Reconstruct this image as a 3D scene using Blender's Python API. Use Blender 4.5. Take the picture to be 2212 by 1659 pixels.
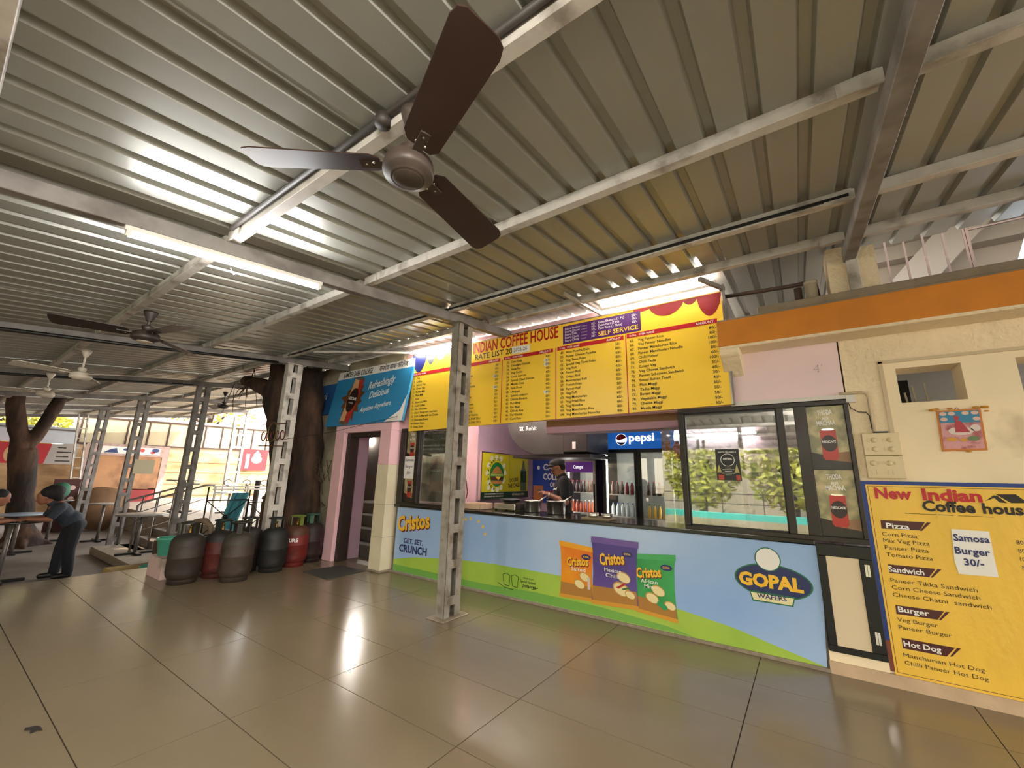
import bpy, bmesh, math, random
from mathutils import Vector, Matrix
for o in list(bpy.data.objects): bpy.data.objects.remove(o)
S = bpy.context.scene
COL = S.collection
PI = math.pi
random.seed(7)

# ------------------------------------------------------------------ camera
FPX, CX, CY, CAMZ = 887.24, 1106.0, 829.5, 1.392
YAW, PITCH, ROLL = 0.614581, 0.222003, 0.0236569
_f = Vector((-math.sin(YAW)*math.cos(PITCH), math.cos(YAW)*math.cos(PITCH), math.sin(PITCH)))
_r0 = Vector((math.cos(YAW), math.sin(YAW), 0)); _u0 = _r0.cross(_f)
_r = math.cos(ROLL)*_r0 + math.sin(ROLL)*_u0
_u = -math.sin(ROLL)*_r0 + math.cos(ROLL)*_u0
cam = bpy.data.cameras.new('camera'); camo = bpy.data.objects.new('camera', cam); COL.objects.link(camo)
cam.sensor_fit = 'HORIZONTAL'; cam.sensor_width = 36; cam.lens = 36*FPX/2212
cam.clip_start = 0.05; cam.clip_end = 300
camo.matrix_world = Matrix(((_r.x,_u.x,-_f.x,0),(_r.y,_u.y,-_f.y,0),(_r.z,_u.z,-_f.z,CAMZ),(0,0,0,1)))
S.camera = camo

# ------------------------------------------------------------------ world, sun, exposure
W = bpy.data.worlds.new('sky'); S.world = W; W.use_nodes = True
wn = W.node_tree.nodes; wl = W.node_tree.links
bg = wn['Background']
tc = wn.new('ShaderNodeTexCoord'); sx = wn.new('ShaderNodeSeparateXYZ'); rp = wn.new('ShaderNodeValToRGB')
wl.new(tc.outputs['Generated'], sx.inputs[0]); wl.new(sx.outputs['Z'], rp.inputs[0])
rp.color_ramp.elements[0].position = 0.0; rp.color_ramp.elements[0].color = (1.0, 0.95, 0.88, 1)
rp.color_ramp.elements[1].position = 0.7; rp.color_ramp.elements[1].color = (0.90, 0.94, 1.0, 1)
wl.new(rp.outputs[0], bg.inputs[0]); bg.inputs[1].default_value = 1.25
sun = bpy.data.lights.new('sun', 'SUN'); suno = bpy.data.objects.new('sun', sun); COL.objects.link(suno)
sun.energy = 1.2; sun.angle = math.radians(0.6); sun.color = (1.0, 0.86, 0.68)
suno.rotation_euler = Vector((-0.55, -0.34, -0.76)).to_track_quat('-Z', 'Y').to_euler()   # morning sun over the roof, from over the building
S.view_settings.view_transform = 'Standard'; S.view_settings.look = 'None'
S.view_settings.gamma = 1.0; S.view_settings.use_curve_mapping = False
S.view_settings.exposure = 2.7

# ------------------------------------------------------------------ helpers
def ray(x, y): return ((x-CX)/FPX)*_r - ((y-CY)/FPX)*_u + _f
def PY(x, y, Y):                       # photograph pixel -> (X, Z) on the upright plane at depth Y
    d = ray(x, y); t = Y/d.y; return (t*d.x, CAMZ+t*d.z)
def lin(h):
    h = h.lstrip('#'); c = [int(h[i:i+2], 16)/255 for i in (0, 2, 4)]
    return tuple((v/12.92 if v <= 0.04045 else ((v+0.055)/1.055)**2.4) for v in c)
_mats = {}
def M(name, col='888888', rough=0.6, metal=0.0, var=0.0, vscale=6.0, bump=0.0, bscale=60.0, col2=None, c2scale=3.0, c2lo=0.45, c2hi=0.65,
      emit=None, estr=0.0, stretch=None, world=False, spec=0.5, trans=None, coat=0.0, stain=None):
    if name in _mats: return _mats[name]
    m = bpy.data.materials.new(name); m.use_nodes = True; _mats[name] = m
    nt = m.node_tree; N = nt.nodes; L = nt.links; b = N['Principled BSDF']
    c = lin(col) if isinstance(col, str) else col
    b.inputs['Base Color'].default_value = (*c, 1); b.inputs['Roughness'].default_value = rough
    b.inputs['Metallic'].default_value = metal; b.inputs['Specular IOR Level'].default_value = spec
    if coat: b.inputs['Coat Weight'].default_value = coat; b.inputs['Coat Roughness'].default_value = 0.12
    if emit: b.inputs['Emission Color'].default_value = (*lin(emit), 1); b.inputs['Emission Strength'].default_value = estr
    src = None
    co = N.new('ShaderNodeNewGeometry').outputs['Position'] if world else N.new('ShaderNodeTexCoord').outputs['Object']
    if stretch:
        mp = N.new('ShaderNodeMapping'); mp.inputs['Scale'].default_value = stretch; L.new(co, mp.inputs[0]); co = mp.outputs[0]
    base = None
    if col2:
        nz = N.new('ShaderNodeTexNoise'); nz.inputs['Scale'].default_value = c2scale; nz.inputs['Detail'].default_value = 6; L.new(co, nz.inputs['Vector'])
        rr = N.new('ShaderNodeValToRGB'); rr.color_ramp.elements[0].position = c2lo; rr.color_ramp.elements[1].position = c2hi
        rr.color_ramp.elements[0].color = (*c, 1); rr.color_ramp.elements[1].color = (*lin(col2), 1)
        L.new(nz.outputs['Fac'], rr.inputs[0]); base = rr.outputs[0]
    if var:
        nz = N.new('ShaderNodeTexNoise'); nz.inputs['Scale'].default_value = vscale; nz.inputs['Detail'].default_value = 5; L.new(co, nz.inputs['Vector'])
        mr = N.new('ShaderNodeMapRange'); mr.inputs[1].default_value = 0.3; mr.inputs[2].default_value = 0.7
        mr.inputs[3].default_value = 1-var; mr.inputs[4].default_value = 1+var; L.new(nz.outputs['Fac'], mr.inputs[0])
        hs = N.new('ShaderNodeHueSaturation'); hs.inputs['Color'].default_value = (*c, 1)
        if base: L.new(base, hs.inputs['Color'])
        L.new(mr.outputs[0], hs.inputs['Value']); base = hs.outputs[0]
        rm = N.new('ShaderNodeMapRange'); rm.inputs[3].default_value = max(0.02, rough-0.12); rm.inputs[4].default_value = min(1, rough+0.12)
        L.new(nz.outputs['Fac'], rm.inputs[0]); L.new(rm.outputs[0], b.inputs['Roughness'])
    if base: L.new(base, b.inputs['Base Color'])
    if bump:
        nz = N.new('ShaderNodeTexNoise'); nz.inputs['Scale'].default_value = bscale; nz.inputs['Detail'].default_value = 4; L.new(co, nz.inputs['Vector'])
        bp = N.new('ShaderNodeBump'); bp.inputs['Strength'].default_value = bump; bp.inputs['Distance'].default_value = 0.02
        L.new(nz.outputs['Fac'], bp.inputs['Height']); L.new(bp.outputs[0], b.inputs['Normal'])
    if trans is not None:
        b.inputs['Alpha'].default_value = trans
    return m
def pane_mat(name, tint, refl, haze=0.0):        # thin window glass: clear with a mirror-like surface
    m = bpy.data.materials.new(name); m.use_nodes = True; _mats[name] = m
    N = m.node_tree.nodes; L = m.node_tree.links; N.remove(N['Principled BSDF'])
    tr = N.new('ShaderNodeBsdfTransparent'); tr.inputs[0].default_value = (*tint, 1)
    gl = N.new('ShaderNodeBsdfGlossy'); gl.inputs[1].default_value = 0.015
    fr = N.new('ShaderNodeFresnel'); fr.inputs[0].default_value = 1.52
    mp = N.new('ShaderNodeMapRange'); mp.inputs[1].default_value = 0; mp.inputs[2].default_value = 0.35; mp.inputs[3].default_value = refl; mp.inputs[4].default_value = 0.85
    L.new(fr.outputs[0], mp.inputs[0])
    mx = N.new('ShaderNodeMixShader'); L.new(mp.outputs[0], mx.inputs[0]); L.new(tr.outputs[0], mx.inputs[1]); L.new(gl.outputs[0], mx.inputs[2])
    out = mx
    if haze:
        df = N.new('ShaderNodeBsdfDiffuse'); df.inputs[0].default_value = (0.72, 0.78, 0.76, 1)
        m2 = N.new('ShaderNodeMixShader'); m2.inputs[0].default_value = haze; L.new(mx.outputs[0], m2.inputs[1]); L.new(df.outputs[0], m2.inputs[2]); out = m2
    L.new(out.outputs[0], N['Material Output'].inputs[0])
    return m

class Fr:                               # flat frame: origin, right, up, out of the surface
    def __init__(s, o, u, v): s.o = Vector(o); s.u = Vector(u).normalized(); s.v = Vector(v).normalized(); s.n = s.u.cross(s.v)
    def __call__(s, a, b, d=0): return s.o + s.u*a + s.v*b + s.n*d
def FY(Y): return Fr((0, Y, 0), (1, 0, 0), (0, 0, 1))      # facade plane: n = -Y, towards the court
class MB:
    def __init__(s, mat=None): s.v = []; s.f = []; s.m = []; s.slots = []; s.k = 0; s.sm = []; s.smooth = False; (mat and s.mat(mat))
    def mat(s, m):
        if m not in s.slots: s.slots.append(m)
        s.k = s.slots.index(m); return s
    def add(s, vs, fs):
        n = len(s.v); s.v += [tuple(v) for v in vs]
        for f in fs: s.f.append(tuple(i+n for i in f)); s.m.append(s.k); s.sm.append(s.smooth)
        return s
    def box(s, x0, x1, y0, y1, z0, z1):
        return s.add([(x,y,z) for z in (z0,z1) for y in (y0,y1) for x in (x0,x1)], [(0,2,3,1),(4,5,7,6),(0,1,5,4),(2,6,7,3),(0,4,6,2),(1,3,7,5)])
    def obox(s, c, a, b, d):            # centre and three half-axis vectors
        c = Vector(c); a = Vector(a); b = Vector(b); d = Vector(d)
        return s.add([c+a*i+b*j+d*k for k in (-1,1) for j in (-1,1) for i in (-1,1)], [(0,2,3,1),(4,5,7,6),(0,1,5,4),(2,6,7,3),(0,4,6,2),(1,3,7,5)])
    def bar(s, p, q, w, h=None, up=(0,0,1)):
        p = Vector(p); q = Vector(q); h = w if h is None else h; d = q-p
        if d.length < 1e-6: return s
        t = d.normalized(); up = Vector(up); sd = t.cross(up)
        if sd.length < 1e-3: sd = t.cross(Vector((0,1,0)))
        if sd.length < 1e-3: sd = t.cross(Vector((1,0,0)))
        sd.normalize(); uu = sd.cross(t)
        return s.obox((p+q)/2, sd*w/2, d/2, uu*h/2)
    def tube(s, pts, r, n=8, cap=True):
        pts = [Vector(p) for p in pts]; rs = r if isinstance(r, (list, tuple)) else [r]*len(pts)
        vs = []; sd = None
        for i, p in enumerate(pts):
            t = (pts[min(i+1, len(pts)-1)]-pts[max(i-1, 0)]).normalized()
            if sd is None:
                sd = t.cross(Vector((0,0,1)))
                if sd.length < 0.05: sd = t.cross(Vector((0,1,0)))
            sd = (sd - t*sd.dot(t)).normalized(); u2 = t.cross(sd)
            vs += [p+(sd*math.cos(2*PI*k/n)+u2*math.sin(2*PI*k/n))*rs[i] for k in range(n)]
        fs = [(i*n+k, i*n+(k+1) % n, (i+1)*n+(k+1) % n, (i+1)*n+k) for i in range(len(pts)-1) for k in range(n)]
        if cap: fs += [tuple(range(n))[::-1], tuple((len(pts)-1)*n+k for k in range(n))]
        sm = s.smooth; s.smooth = n > 5; s.add(vs, fs); s.smooth = sm; return s
    def lathe(s, prof, c=(0,0,0), n=20, ax=None, sx=1, sy=1):
        c = Vector(c); R = ax or Matrix.Identity(3); vs = []
        for (r, z) in prof: vs += [c+R @ Vector((max(r, 1e-4)*math.cos(2*PI*k/n)*sx, max(r, 1e-4)*math.sin(2*PI*k/n)*sy, z)) for k in range(n)]
        fs = [(i*n+k, i*n+(k+1) % n, (i+1)*n+(k+1) % n, (i+1)*n+k) for i in range(len(prof)-1) for k in range(n)]
        sm = s.smooth; s.smooth = True; s.add(vs, fs); s.smooth = sm; return s
    def flat(s, fr, poly, d=0.002): return s.add([fr(a, b, d) for a, b in poly], [tuple(range(len(poly)))])
    def rect(s, fr, a0, a1, b0, b1, d=0.002): return s.flat(fr, [(a0,b0),(a1,b0),(a1,b1),(a0,b1)], d)
    def ell(s, fr, a, b, ra, rb, d=0.002, n=24, rot=0): return s.flat(fr, [(a+ra*math.cos(t)*math.cos(rot)-rb*math.sin(t)*math.sin(rot), b+ra*math.cos(t)*math.sin(rot)+rb*math.sin(t)*math.cos(rot)) for t in [2*PI*k/n for k in range(n)]], d)
    def prism(s, fr, poly, d0, d1):
        n = len(poly); vs = [fr(a, b, d0) for a, b in poly]+[fr(a, b, d1) for a, b in poly]
        return s.add(vs, [tuple(range(n))[::-1], tuple(range(n, 2*n))]+[(i, (i+1) % n, n+(i+1) % n, n+i) for i in range(n)])
    def build(s, name, parent=None, bevel=0.0, seg=1):
        me = bpy.data.meshes.new(name); me.from_pydata(s.v, [], s.f)
        for m in s.slots: me.materials.append(m)
        me.polygons.foreach_set('material_index', s.m); me.polygons.foreach_set('use_smooth', s.sm); me.update()
        o = bpy.data.objects.new(name, me); COL.objects.link(o)
        if parent is not None:
            o.parent = parent
            if parent.type == 'EMPTY': o.matrix_parent_inverse = Matrix.Translation(-parent.location)
        if bevel:
            bv = o.modifiers.new('bevel', 'BEVEL'); bv.width = bevel; bv.segments = seg; bv.limit_method = 'ANGLE'
        return o
def tag(o, label, cat, group=None):
    o['label'] = label; o['category'] = cat
    if group: o['group'] = group
    return o
def struct(o, label=None):
    o['kind'] = 'structure'
    if label: o['label'] = label
    return o
def empty(name, loc=(0,0,0), rz=0):
    o = bpy.data.objects.new(name, None); COL.objects.link(o); o.location = loc; o.rotation_euler = (0,0,rz); o.empty_display_size = 0.1; return o
def thing(name, label, cat, loc=(0,0,0), rz=0, group=None): return tag(empty(name, loc, rz), label, cat, group)
def dup(root, loc=None, rz=None, label=None, group=None, rot=None):
    def cp(o, par):
        c = o.copy(); COL.objects.link(c)
        if par is not None: c.parent = par
        for ch in list(o.children): cp(ch, c)
        return c
    r = cp(root, None)
    if loc is not None: r.location = loc
    if rz is not None: r.rotation_euler = (0,0,rz)
    if rot is not None: r.rotation_euler = rot
    if label: r['label'] = label
    if group: r['group'] = group
    return r

_tc = {}
def glyphs(s, bold=0.0, shear=0.0, spacing=1.0):
    k = (s, bold, shear, spacing)
    if k not in _tc:
        c = bpy.data.curves.new('t', 'FONT'); c.body = s; c.resolution_u = 2; c.offset = bold; c.shear = shear; c.space_character = spacing
        o = bpy.data.objects.new('t', c); m = bpy.data.meshes.new_from_object(o)
        _tc[k] = ([(v.co.x, v.co.y) for v in m.vertices], [tuple(p.vertices) for p in m.polygons])
        bpy.data.objects.remove(o); bpy.data.curves.remove(c); bpy.data.meshes.remove(m)
    return _tc[k]
CAP = 0.682
def txt(mb, s, fr, a, b, h, w=None, al='L', bold=0.0, shear=0.0, d=0.004, rot=0.0, spacing=1.0):
    V, F = glyphs(s, bold, shear, spacing)
    if not V: return
    x0 = min(v[0] for v in V); x1 = max(v[0] for v in V); k = h/CAP
    kx = k if w is None else w/(x1-x0)
    off = {'L': 0, 'C': -(x1-x0)*kx/2, 'R': -(x1-x0)*kx}[al]
    cr, sr = math.cos(rot), math.sin(rot)
    pts = []
    for (x, y) in V:
        p, q = (x-x0)*kx+off, y*k
        pts.append(fr(a+p*cr-q*sr, b+p*sr+q*cr, d))
    mb.add(pts, F)
def txp(mb, s, Y, p0, p1, hp, d=0.004, **kw):         # baseline from photograph pixels on a facade plane
    a0, b0 = PY(*p0, Y); a1, b1 = PY(*p1, Y); h = PY(p0[0], p0[1]-hp, Y)[1]-b0
    if kw.pop('follow', False): txt(mb, s, FY(Y), a0, b0, h, w=math.hypot(a1-a0, b1-b0), d=d, rot=math.atan2(b1-b0, a1-a0), **kw)
    else: txt(mb, s, FY(Y), a0, b0, h, w=a1-a0, d=d, **kw)
def poly_px(Y, *pts): return [PY(x, y, Y) for x, y in pts]

# ------------------------------------------------------------------ shared materials
m_tile = M('floor_tile_ceramic', '86775f', 0.2, col2='7b6c55', c2scale=0.6, c2lo=.25, c2hi=.8, bump=0.03, bscale=7, spec=0.45, stretch=(1.0, 2.2, 1), world=True)
m_grout = M('grout', '3f352b', 0.9)
m_roof = M('galvalume_sheet', 'a3a399', 0.42, 0.3, var=0.05, vscale=1.2, bump=0.03, bscale=9)
m_steel = M('grey_steel_paint', '87827d', 0.55, 0.0, var=0.12, vscale=7, col2='6f6862', c2scale=5)
m_steelw = M('whitish_steel_paint', 'c6c0b6', 0.5, 0.0, var=0.1, vscale=9, col2='8a8075', c2scale=6, c2lo=0.5, c2hi=0.7)
m_colpaint = M('worn_column_paint', '8f887d', 0.6, var=0.12, vscale=9, col2='6b5c4c', c2scale=7, c2lo=0.5, c2hi=0.68, bump=0.05, bscale=40)
m_dark = M('black_plastic', '15120f', 0.45)
m_frame = M('dark_bronze_aluminium', '2e2722', 0.42, 0.3, var=0.1, vscale=12)
m_black = M('black_aluminium', '14110f', 0.4, 0.2)
m_cream = M('cream_roughcast', 'f0dcb8', 0.85, var=0.06, vscale=3, bump=1.0, bscale=26)
m_cream2 = M('cream_plaster', 'f2dfbb', 0.8, var=0.05, vscale=2.5, bump=0.05, bscale=25, col2='b29a78', c2scale=2.2, c2lo=0.62, c2hi=0.8)
m_pink = M('pink_wall_paint', 'efc0c6', 0.75, var=0.05, vscale=2)
m_mauve = M('mauve_wall_paint', 'a88d9d', 0.75, var=0.07, vscale=2)
m_orange = M('orange_paint', 'd2832b', 0.8, var=0.08, vscale=5, bump=0.08, bscale=50)
m_conc = M('dirty_concrete', '8c7d69', 0.9, var=0.15, vscale=8, bump=0.3, bscale=30)
m_white = M('white_paint', 'd9d4cc', 0.6)
m_chrome = M('stainless_steel', 'd8d4cc', 0.26, 1.0)
m_bark = M('tree_bark', '4d3627', 0.95, var=0.3, vscale=6, bump=0.9, bscale=12, col2='251a13', c2scale=4, c2lo=0.4, c2hi=0.6, stretch=(1,1,0.3))
m_leaf = M('leaf', '8f9a3c', 0.6, var=0.3, vscale=3)
m_led = M('led_tube', 'ffffff', 0.3, emit='ffffff', estr=36.0)
m_led1 = M('bright_led_tube', 'ffffff', 0.3, emit='ffffff', estr=25.0)
m_led2 = M('added_fill_tube', 'ffffff', 0.3, emit='fffaf2', estr=150.0)
m_ledb = M('board_led_tube', 'ffffff', 0.3, emit='fffaf2', estr=20.0)
m_ledk = M('kitchen_led_tube', 'ffffff', 0.3, emit='fff6ec', estr=40.0)
m_yellow = M('yellow_print', 'ffd23e', 0.35, var=0.02, vscale=3)
m_red = M('red_print', 'bd1622', 0.4); m_blackp = M('black_print', '201510', 0.5); m_whitep = M('white_print', 'f0ece6', 0.45)
m_glass = pane_mat('window_glass', (0.9, 0.95, 0.93), 0.2, 0.06)
m_glass3 = pane_mat('shaded_window_glass', (0.92, 0.96, 0.95), 0.03)
m_glass2 = pane_mat('cabinet_glass', (0.95, 0.98, 0.97), 0.05, 0.0)
# ================================================================== THE SETTING
GZ = -0.45                                   # lower yard level
TX, TY = -4.062, 0.7225                      # tile grid
def zb(Y): return 2.72+0.118*Y               # underside of the rafters
floor = struct(MB(m_grout).box(-7.9, 4.5, -9.2, 4.32, GZ-0.05, -0.004).build('floor'))
base_tile = None
for i in range(-4, 7):
    for j in range(-17, 6):
        x0 = TX+1.2*i; y0 = TY+0.6*j
        if y0 < -3.0 and not (-7.9 < x0 < 4): continue
        a0 = max(x0+0.003, -7.9); a1 = min(x0+1.197, 4.4)
        if a1-a0 < 0.05: continue
        full = abs(a1-a0-1.194) < 1e-3
        if full and base_tile is not None:
            t = bpy.data.objects.new('floor_tile', base_tile.data); COL.objects.link(t); t.parent = floor
        else:
            t = MB(m_tile).box(0, a1-a0, 0, 0.594, -0.012, 0).build('floor_tile', floor)
            if full: base_tile = t
        t.location = (a0, y0+0.003, 0)
ground = struct(MB(M('yard_concrete', '7d736a', 0.55, var=0.14, vscale=0.9, col2='5d5148', c2scale=0.7, bump=0.15, bscale=14)).box(-70, 40, -60, 60, GZ-0.2, GZ-0.001).build('ground'))

# ---- roof: sheets, purlins, rafters
ceiling = struct(empty('ceiling', (0, 0, 0)))
prof = []
for k in range(5):
    o = 0.2*k
    prof += [(o+.0, 0), (o+.132, 0), (o+.146, .034), (o+.186, .034), (o+.199, 0)]
prof += [(1.012, 0)]
def sheet_mesh(y0, y1):
    mb = MB(m_roof); n = len(prof)
    mb.add([(x, y, z+zb(y)+.172) for y in (y0, y1) for x, z in prof], [(i, i+1, n+i+1, n+i) for i in range(n-1)]); return mb
sheet = None
longsheet = None
for k in range(-22, 10):
    x = -0.58+1.0*k
    if k == 0:
        s_ = sheet_mesh(-4.6, 6.2).build('roof_sheet', ceiling)
    elif k < -9:
        if longsheet is None: s_ = longsheet = sheet_mesh(-4.6, 7.0).build('roof_sheet', ceiling)
        else: s_ = bpy.data.objects.new('roof_sheet', longsheet.data); COL.objects.link(s_); s_.parent = ceiling
    elif sheet is None:
        s_ = sheet = sheet_mesh(-4.6, 4.46).build('roof_sheet', ceiling)
    else:
        s_ = bpy.data.objects.new('roof_sheet', sheet.data); COL.objects.link(s_); s_.parent = ceiling
    s_.location = (x, 0, 0.0025*(k % 2))
RX = [0.49, -3.12, -6.72, -10.2, -13.7, -17.2, -20.6]
PYS = [0.98, 2.06, 3.15, 3.88]
for x in RX:
    mb = MB(m_steel); y0, y1 = -4.6, (4.42 if x > -9 else 6.95)
    mb.obox((x, (y0+y1)/2, zb((y0+y1)/2)+.05), (.04, 0, 0), (0, (y1-y0)/2, .118*(y1-y0)/2), (0, 0, .05))
    mb.build('rafter', ceiling, 0.004)
ends = [9.4]+RX+[-22.5]
for yi, y in enumerate([-4.4, -3.6, -2.9, -1.85, -0.98, -0.12]+PYS):
    if y < -1:
        MB(m_steelw).box(-22.5, 9.4, y-.03, y+.03, zb(y)+.10, zb(y)+.172).build('purlin', ceiling); continue
    for a, b in zip(ends[:-1], ends[1:]):
        MB(m_steelw).box(b+(.0 if b < -22 else .05), a-(.0 if a > 3 else .05), y-.032, y+.032, zb(y)+.10, zb(y)+.172).build('purlin', ceiling, 0.003)
for y in (4.9, 5.9, 6.8): MB(m_steelw).box(-22.5, -9.6, y-.03, y+.03, zb(y)+.10, zb(y)+.172).build('purlin', ceiling)
for x in RX[:4]:
    for y in PYS:
        mb = MB(m_steelw)
        for sg in (-1, 1):
            mb.box(x+sg*.04-.001 if sg > 0 else x-.2, x+.2 if sg > 0 else x-.039, y-.043, y-.034, zb(y)+.085, zb(y)+.155)
        mb.mat(m_dark)
        for dx in (-.16, -.1, .1, .16):
            mb.lathe([(0, -.008), (.009, -.008), (.009, 0)], (x+dx, y-.043, zb(y)+.12), 8, Matrix.Rotation(-PI/2, 3, 'X').inverted())
        mb.build('cleat', ceiling)

# ---- facade
wf = MB(m_cream)
OPN = [(.67, 1.03), (1.30, 1.66), (1.95, 2.31)]
wf.box(.345, .60, 4.30, 4.55, 0, 2.6); wf.box(.60, 3.6, 4.30, 4.55, 2.34, 2.6)
wf.mat(m_cream2)
wf.box(.60, 3.6, 4.303, 4.55, 0, 2.02); wf.box(.60, 3.6, 4.303, 4.55, 2.295, 2.34)
xs = [.60]+[v for p in OPN for v in p]+[3.6]
for a, b in zip(xs[0::2], xs[1::2]): wf.box(a, b, 4.303, 4.55, 2.02, 2.295)
struct(wf.build('wall_right'))
struct(MB(M('skirting_plaster', 'c7ab8b', 0.8, var=0.12, vscale=6, bump=0.1)).box(-.005, 3.6, 4.275, 4.302, 0, .085).build('baseboard_right'))
pk = MB(M('pale_pink_paint', 'ecd2d2', 0.75, var=0.04, vscale=2)).box(-.5, .335, 4.305, 4.5, 2.11, 2.62); pk.mat(m_white).box(-.5, .345, 4.285, 4.32, 2.075, 2.118)
struct(pk.build('wall_above_window'))
mk = MB(M('pencil_grey', '8a7e7c', 0.8)); txt(mk, "4'", FY(4.303), *PY(1757, 806, 4.3), .075, bold=-.03, rot=-.05); tag(mk.build('pencil_mark'), "pencilled figure 4 on the pink wall under the orange sunshade", 'mark')
struct(MB(m_pink).box(-5.16, -.5, 4.33, 4.46, 2.085, 3.34).build('wall_behind_board'))
m_pale = M('stained_pale_plaster', 'b3a78c', 0.9, var=0.18, vscale=2, col2='756a54', c2scale=1.6, bump=0.1, bscale=20)
struct(MB(m_pale).box(-9.2, -6.64, 4.32, 4.6, GZ, 3.36).build('wall_left'))
struct(MB(m_pale).box(-6.64, -5.16, 4.25, 4.5, 2.2, 3.36).build('wall_above_door'))
m_slab = M('kitchen_slab', '9a8f84', 0.9, var=0.15)
sl = MB(m_slab); sl.box(-9.2, -.5, 4.46, 8.3, 2.75, 3.36); sl.box(-.5, .345, 4.5, 8.3, 2.62, 2.75); struct(sl.build('ceiling_kitchen'))
# sunshade over the right wall
sh = MB(m_orange).box(-.535, 3.6, 4.045, 4.06, 2.60, 2.845)
sh.mat(m_cream); sh.box(-.53, 3.6, 4.05, 4.31, 2.578, 2.61)
sh.mat(m_conc); sh.box(-.53, 3.6, 4.05, 4.9, 2.61, 2.86); sh.box(-.2, 3.6, 4.07, 4.9, 2.855, 2.93)
sh.mat(m_cream); fr = Fr((-.53, 0, 0), (0, 1, 0), (0, 0, 1))
sh.prism(fr, [(4.05, 2.58), (4.05, 2.53), (4.31, 2.36), (4.31, 2.58)], 0, .16)
struct(sh.build('trim_1', bevel=.006), 'orange edged concrete sunshade with a cream haunch')
# stub post of the storey above, and the building behind
pst = MB(m_cream); pst.box(.34, .47, 4.15, 4.45, 2.93, 3.36); pst.box(.53, .66, 4.17, 4.45, 2.93, 3.33); struct(pst.build('wall_stub'))
tag(MB(m_steelw).box(.465, .54, 4.1, 4.19, 2.93, 3.24).build('post_foot', bevel=.004), 'white painted steel post foot standing on the orange sunshade', 'post')
m_bld = M('upper_storey_plaster', 'a3978a', 0.85, var=0.07, vscale=1.5)
ub = MB(m_bld); ub.box(.345, 9, 7.2, 7.5, 2.6, 9); ub.box(.345, 9, 4.9, 7.2, 2.6, 2.9); ub.mat(M('grey_beam_plaster', '9d948a', 0.85)).box(.345, 9, 7.0, 7.2, 4.35, 4.62)
ub.obox((1.75, 6.9, 4.35), (.55, 0, .62), (0, .12, 0), (-.13, 0, .12)); ub.box(.345, 9, 4.95, 7.2, 4.55, 4.75); ub.box(.345, 9, 4.6, 4.95, 4.55, 4.75); ub.box(-9.2, .345, 6.2, 6.5, 2.75, 6); struct(ub.build('wall_upper'))  # overhead slab and rear closing wall added to keep this gap dim

# ---- kitchen shell
kw = MB(m_pink); kw.box(-5.16, -5.0, 4.42, 6.02, 0, 2.75)
kw.mat(m_mauve); kw.box(-5.16, -5.0, 6.02, 8.0, 0, 2.75); struct(kw.build('wall_kitchen_left'))
struct(MB(m_mauve).box(-5.16, .6, 8.0, 8.2, 0, 2.75).build('wall_kitchen_back'))
struct(MB(M('kitchen_side_paint', '9aa39c', 0.7, var=0.05)).box(.345, .5, 4.55, 8.0, 0, 2.75).build('wall_kitchen_right'))
struct(MB(M('kitchen_floor_tile', '6b6259', 0.4, var=0.1)).box(-5.16, .5, 4.3, 8.2, -.1, 0).build('floor_kitchen'))
lb = MB(M('brown_beam_paint', '7b5a39', 0.7)).box(-2.63, .345, 4.5, 4.75, 2.012, 2.12); lb.mat(M('dusky_pink_beam', 'a98490', 0.7)).box(-2.63, .345, 4.5, 4.75, 1.935, 2.012)
struct(lb.build('trim_2'), 'brown and pink lintel beam over the serving hatch')

# ---- doorway
dr = struct(empty('door_1', (-5.9, 4.2, 0)), 'pink plastered doorway with a cream tiled pillar')
jb = MB(m_pink); jb.box(-6.64, -6.38, 4.12, 4.42, 0, 2.2); jb.box(-6.38, -5.16, 4.12, 4.42, 2.055, 2.2); jb.box(-5.42, -5.16, 4.12, 4.42, 1.53, 2.055)
jb.build('plaster_surround', dr, .006)
m_ptile = M('cream_wall_tile', 'e0d3b5', 0.4, var=0.05, vscale=4)
MB(m_grout).box(-5.412, -5.168, 4.128, 4.42, 0.02, 1.53).build('pillar_core', dr)
for z0, z1 in ((.03, .48), (.484, .94), (.944, 1.53)):
    MB(m_ptile).box(-5.42, -5.16, 4.12, 4.128, z0, z1).build('pillar_tile', dr)
    MB(m_ptile).box(-5.168, -5.16, 4.128, 4.36, z0, z1).build('pillar_tile', dr)
    MB(m_ptile).box(-5.42, -5.412, 4.128, 4.42, z0, z1).build('pillar_tile', dr)
MB(m_conc).box(-5.44, -5.14, 4.1, 4.36, 0, .03).build('pillar_foot', dr, .008)
m_wood = M('dark_door_wood', '2d211a', 0.6, var=0.25, vscale=9, bump=0.1)
wd = MB(m_wood); wd.box(-6.38, -6.3, 4.18, 4.36, 0, 2.055); wd.box(-6.38, -5.42, 4.2, 4.36, 1.985, 2.06); wd.build('wooden_frame', dr, .004)
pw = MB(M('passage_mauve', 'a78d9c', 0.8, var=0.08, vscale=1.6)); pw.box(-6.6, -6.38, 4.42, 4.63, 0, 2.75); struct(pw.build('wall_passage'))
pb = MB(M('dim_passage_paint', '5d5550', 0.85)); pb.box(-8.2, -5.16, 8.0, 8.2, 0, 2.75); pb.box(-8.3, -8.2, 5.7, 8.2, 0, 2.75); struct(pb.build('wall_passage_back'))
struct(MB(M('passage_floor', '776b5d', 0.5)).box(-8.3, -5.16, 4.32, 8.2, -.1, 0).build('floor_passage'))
st = struct(empty('steps_passage', (-5.9, 5.4, 0)), 'cement steps inside the doorway, coloured dark for the passage shade')
m_step = M('worn_cement_step', '7a6f66', 0.8, var=0.15); m_dstep = M('shaded_cement_step', '4d453e', 0.85, var=0.15)  # passage steps get a darker colour that holds the shade there
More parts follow.
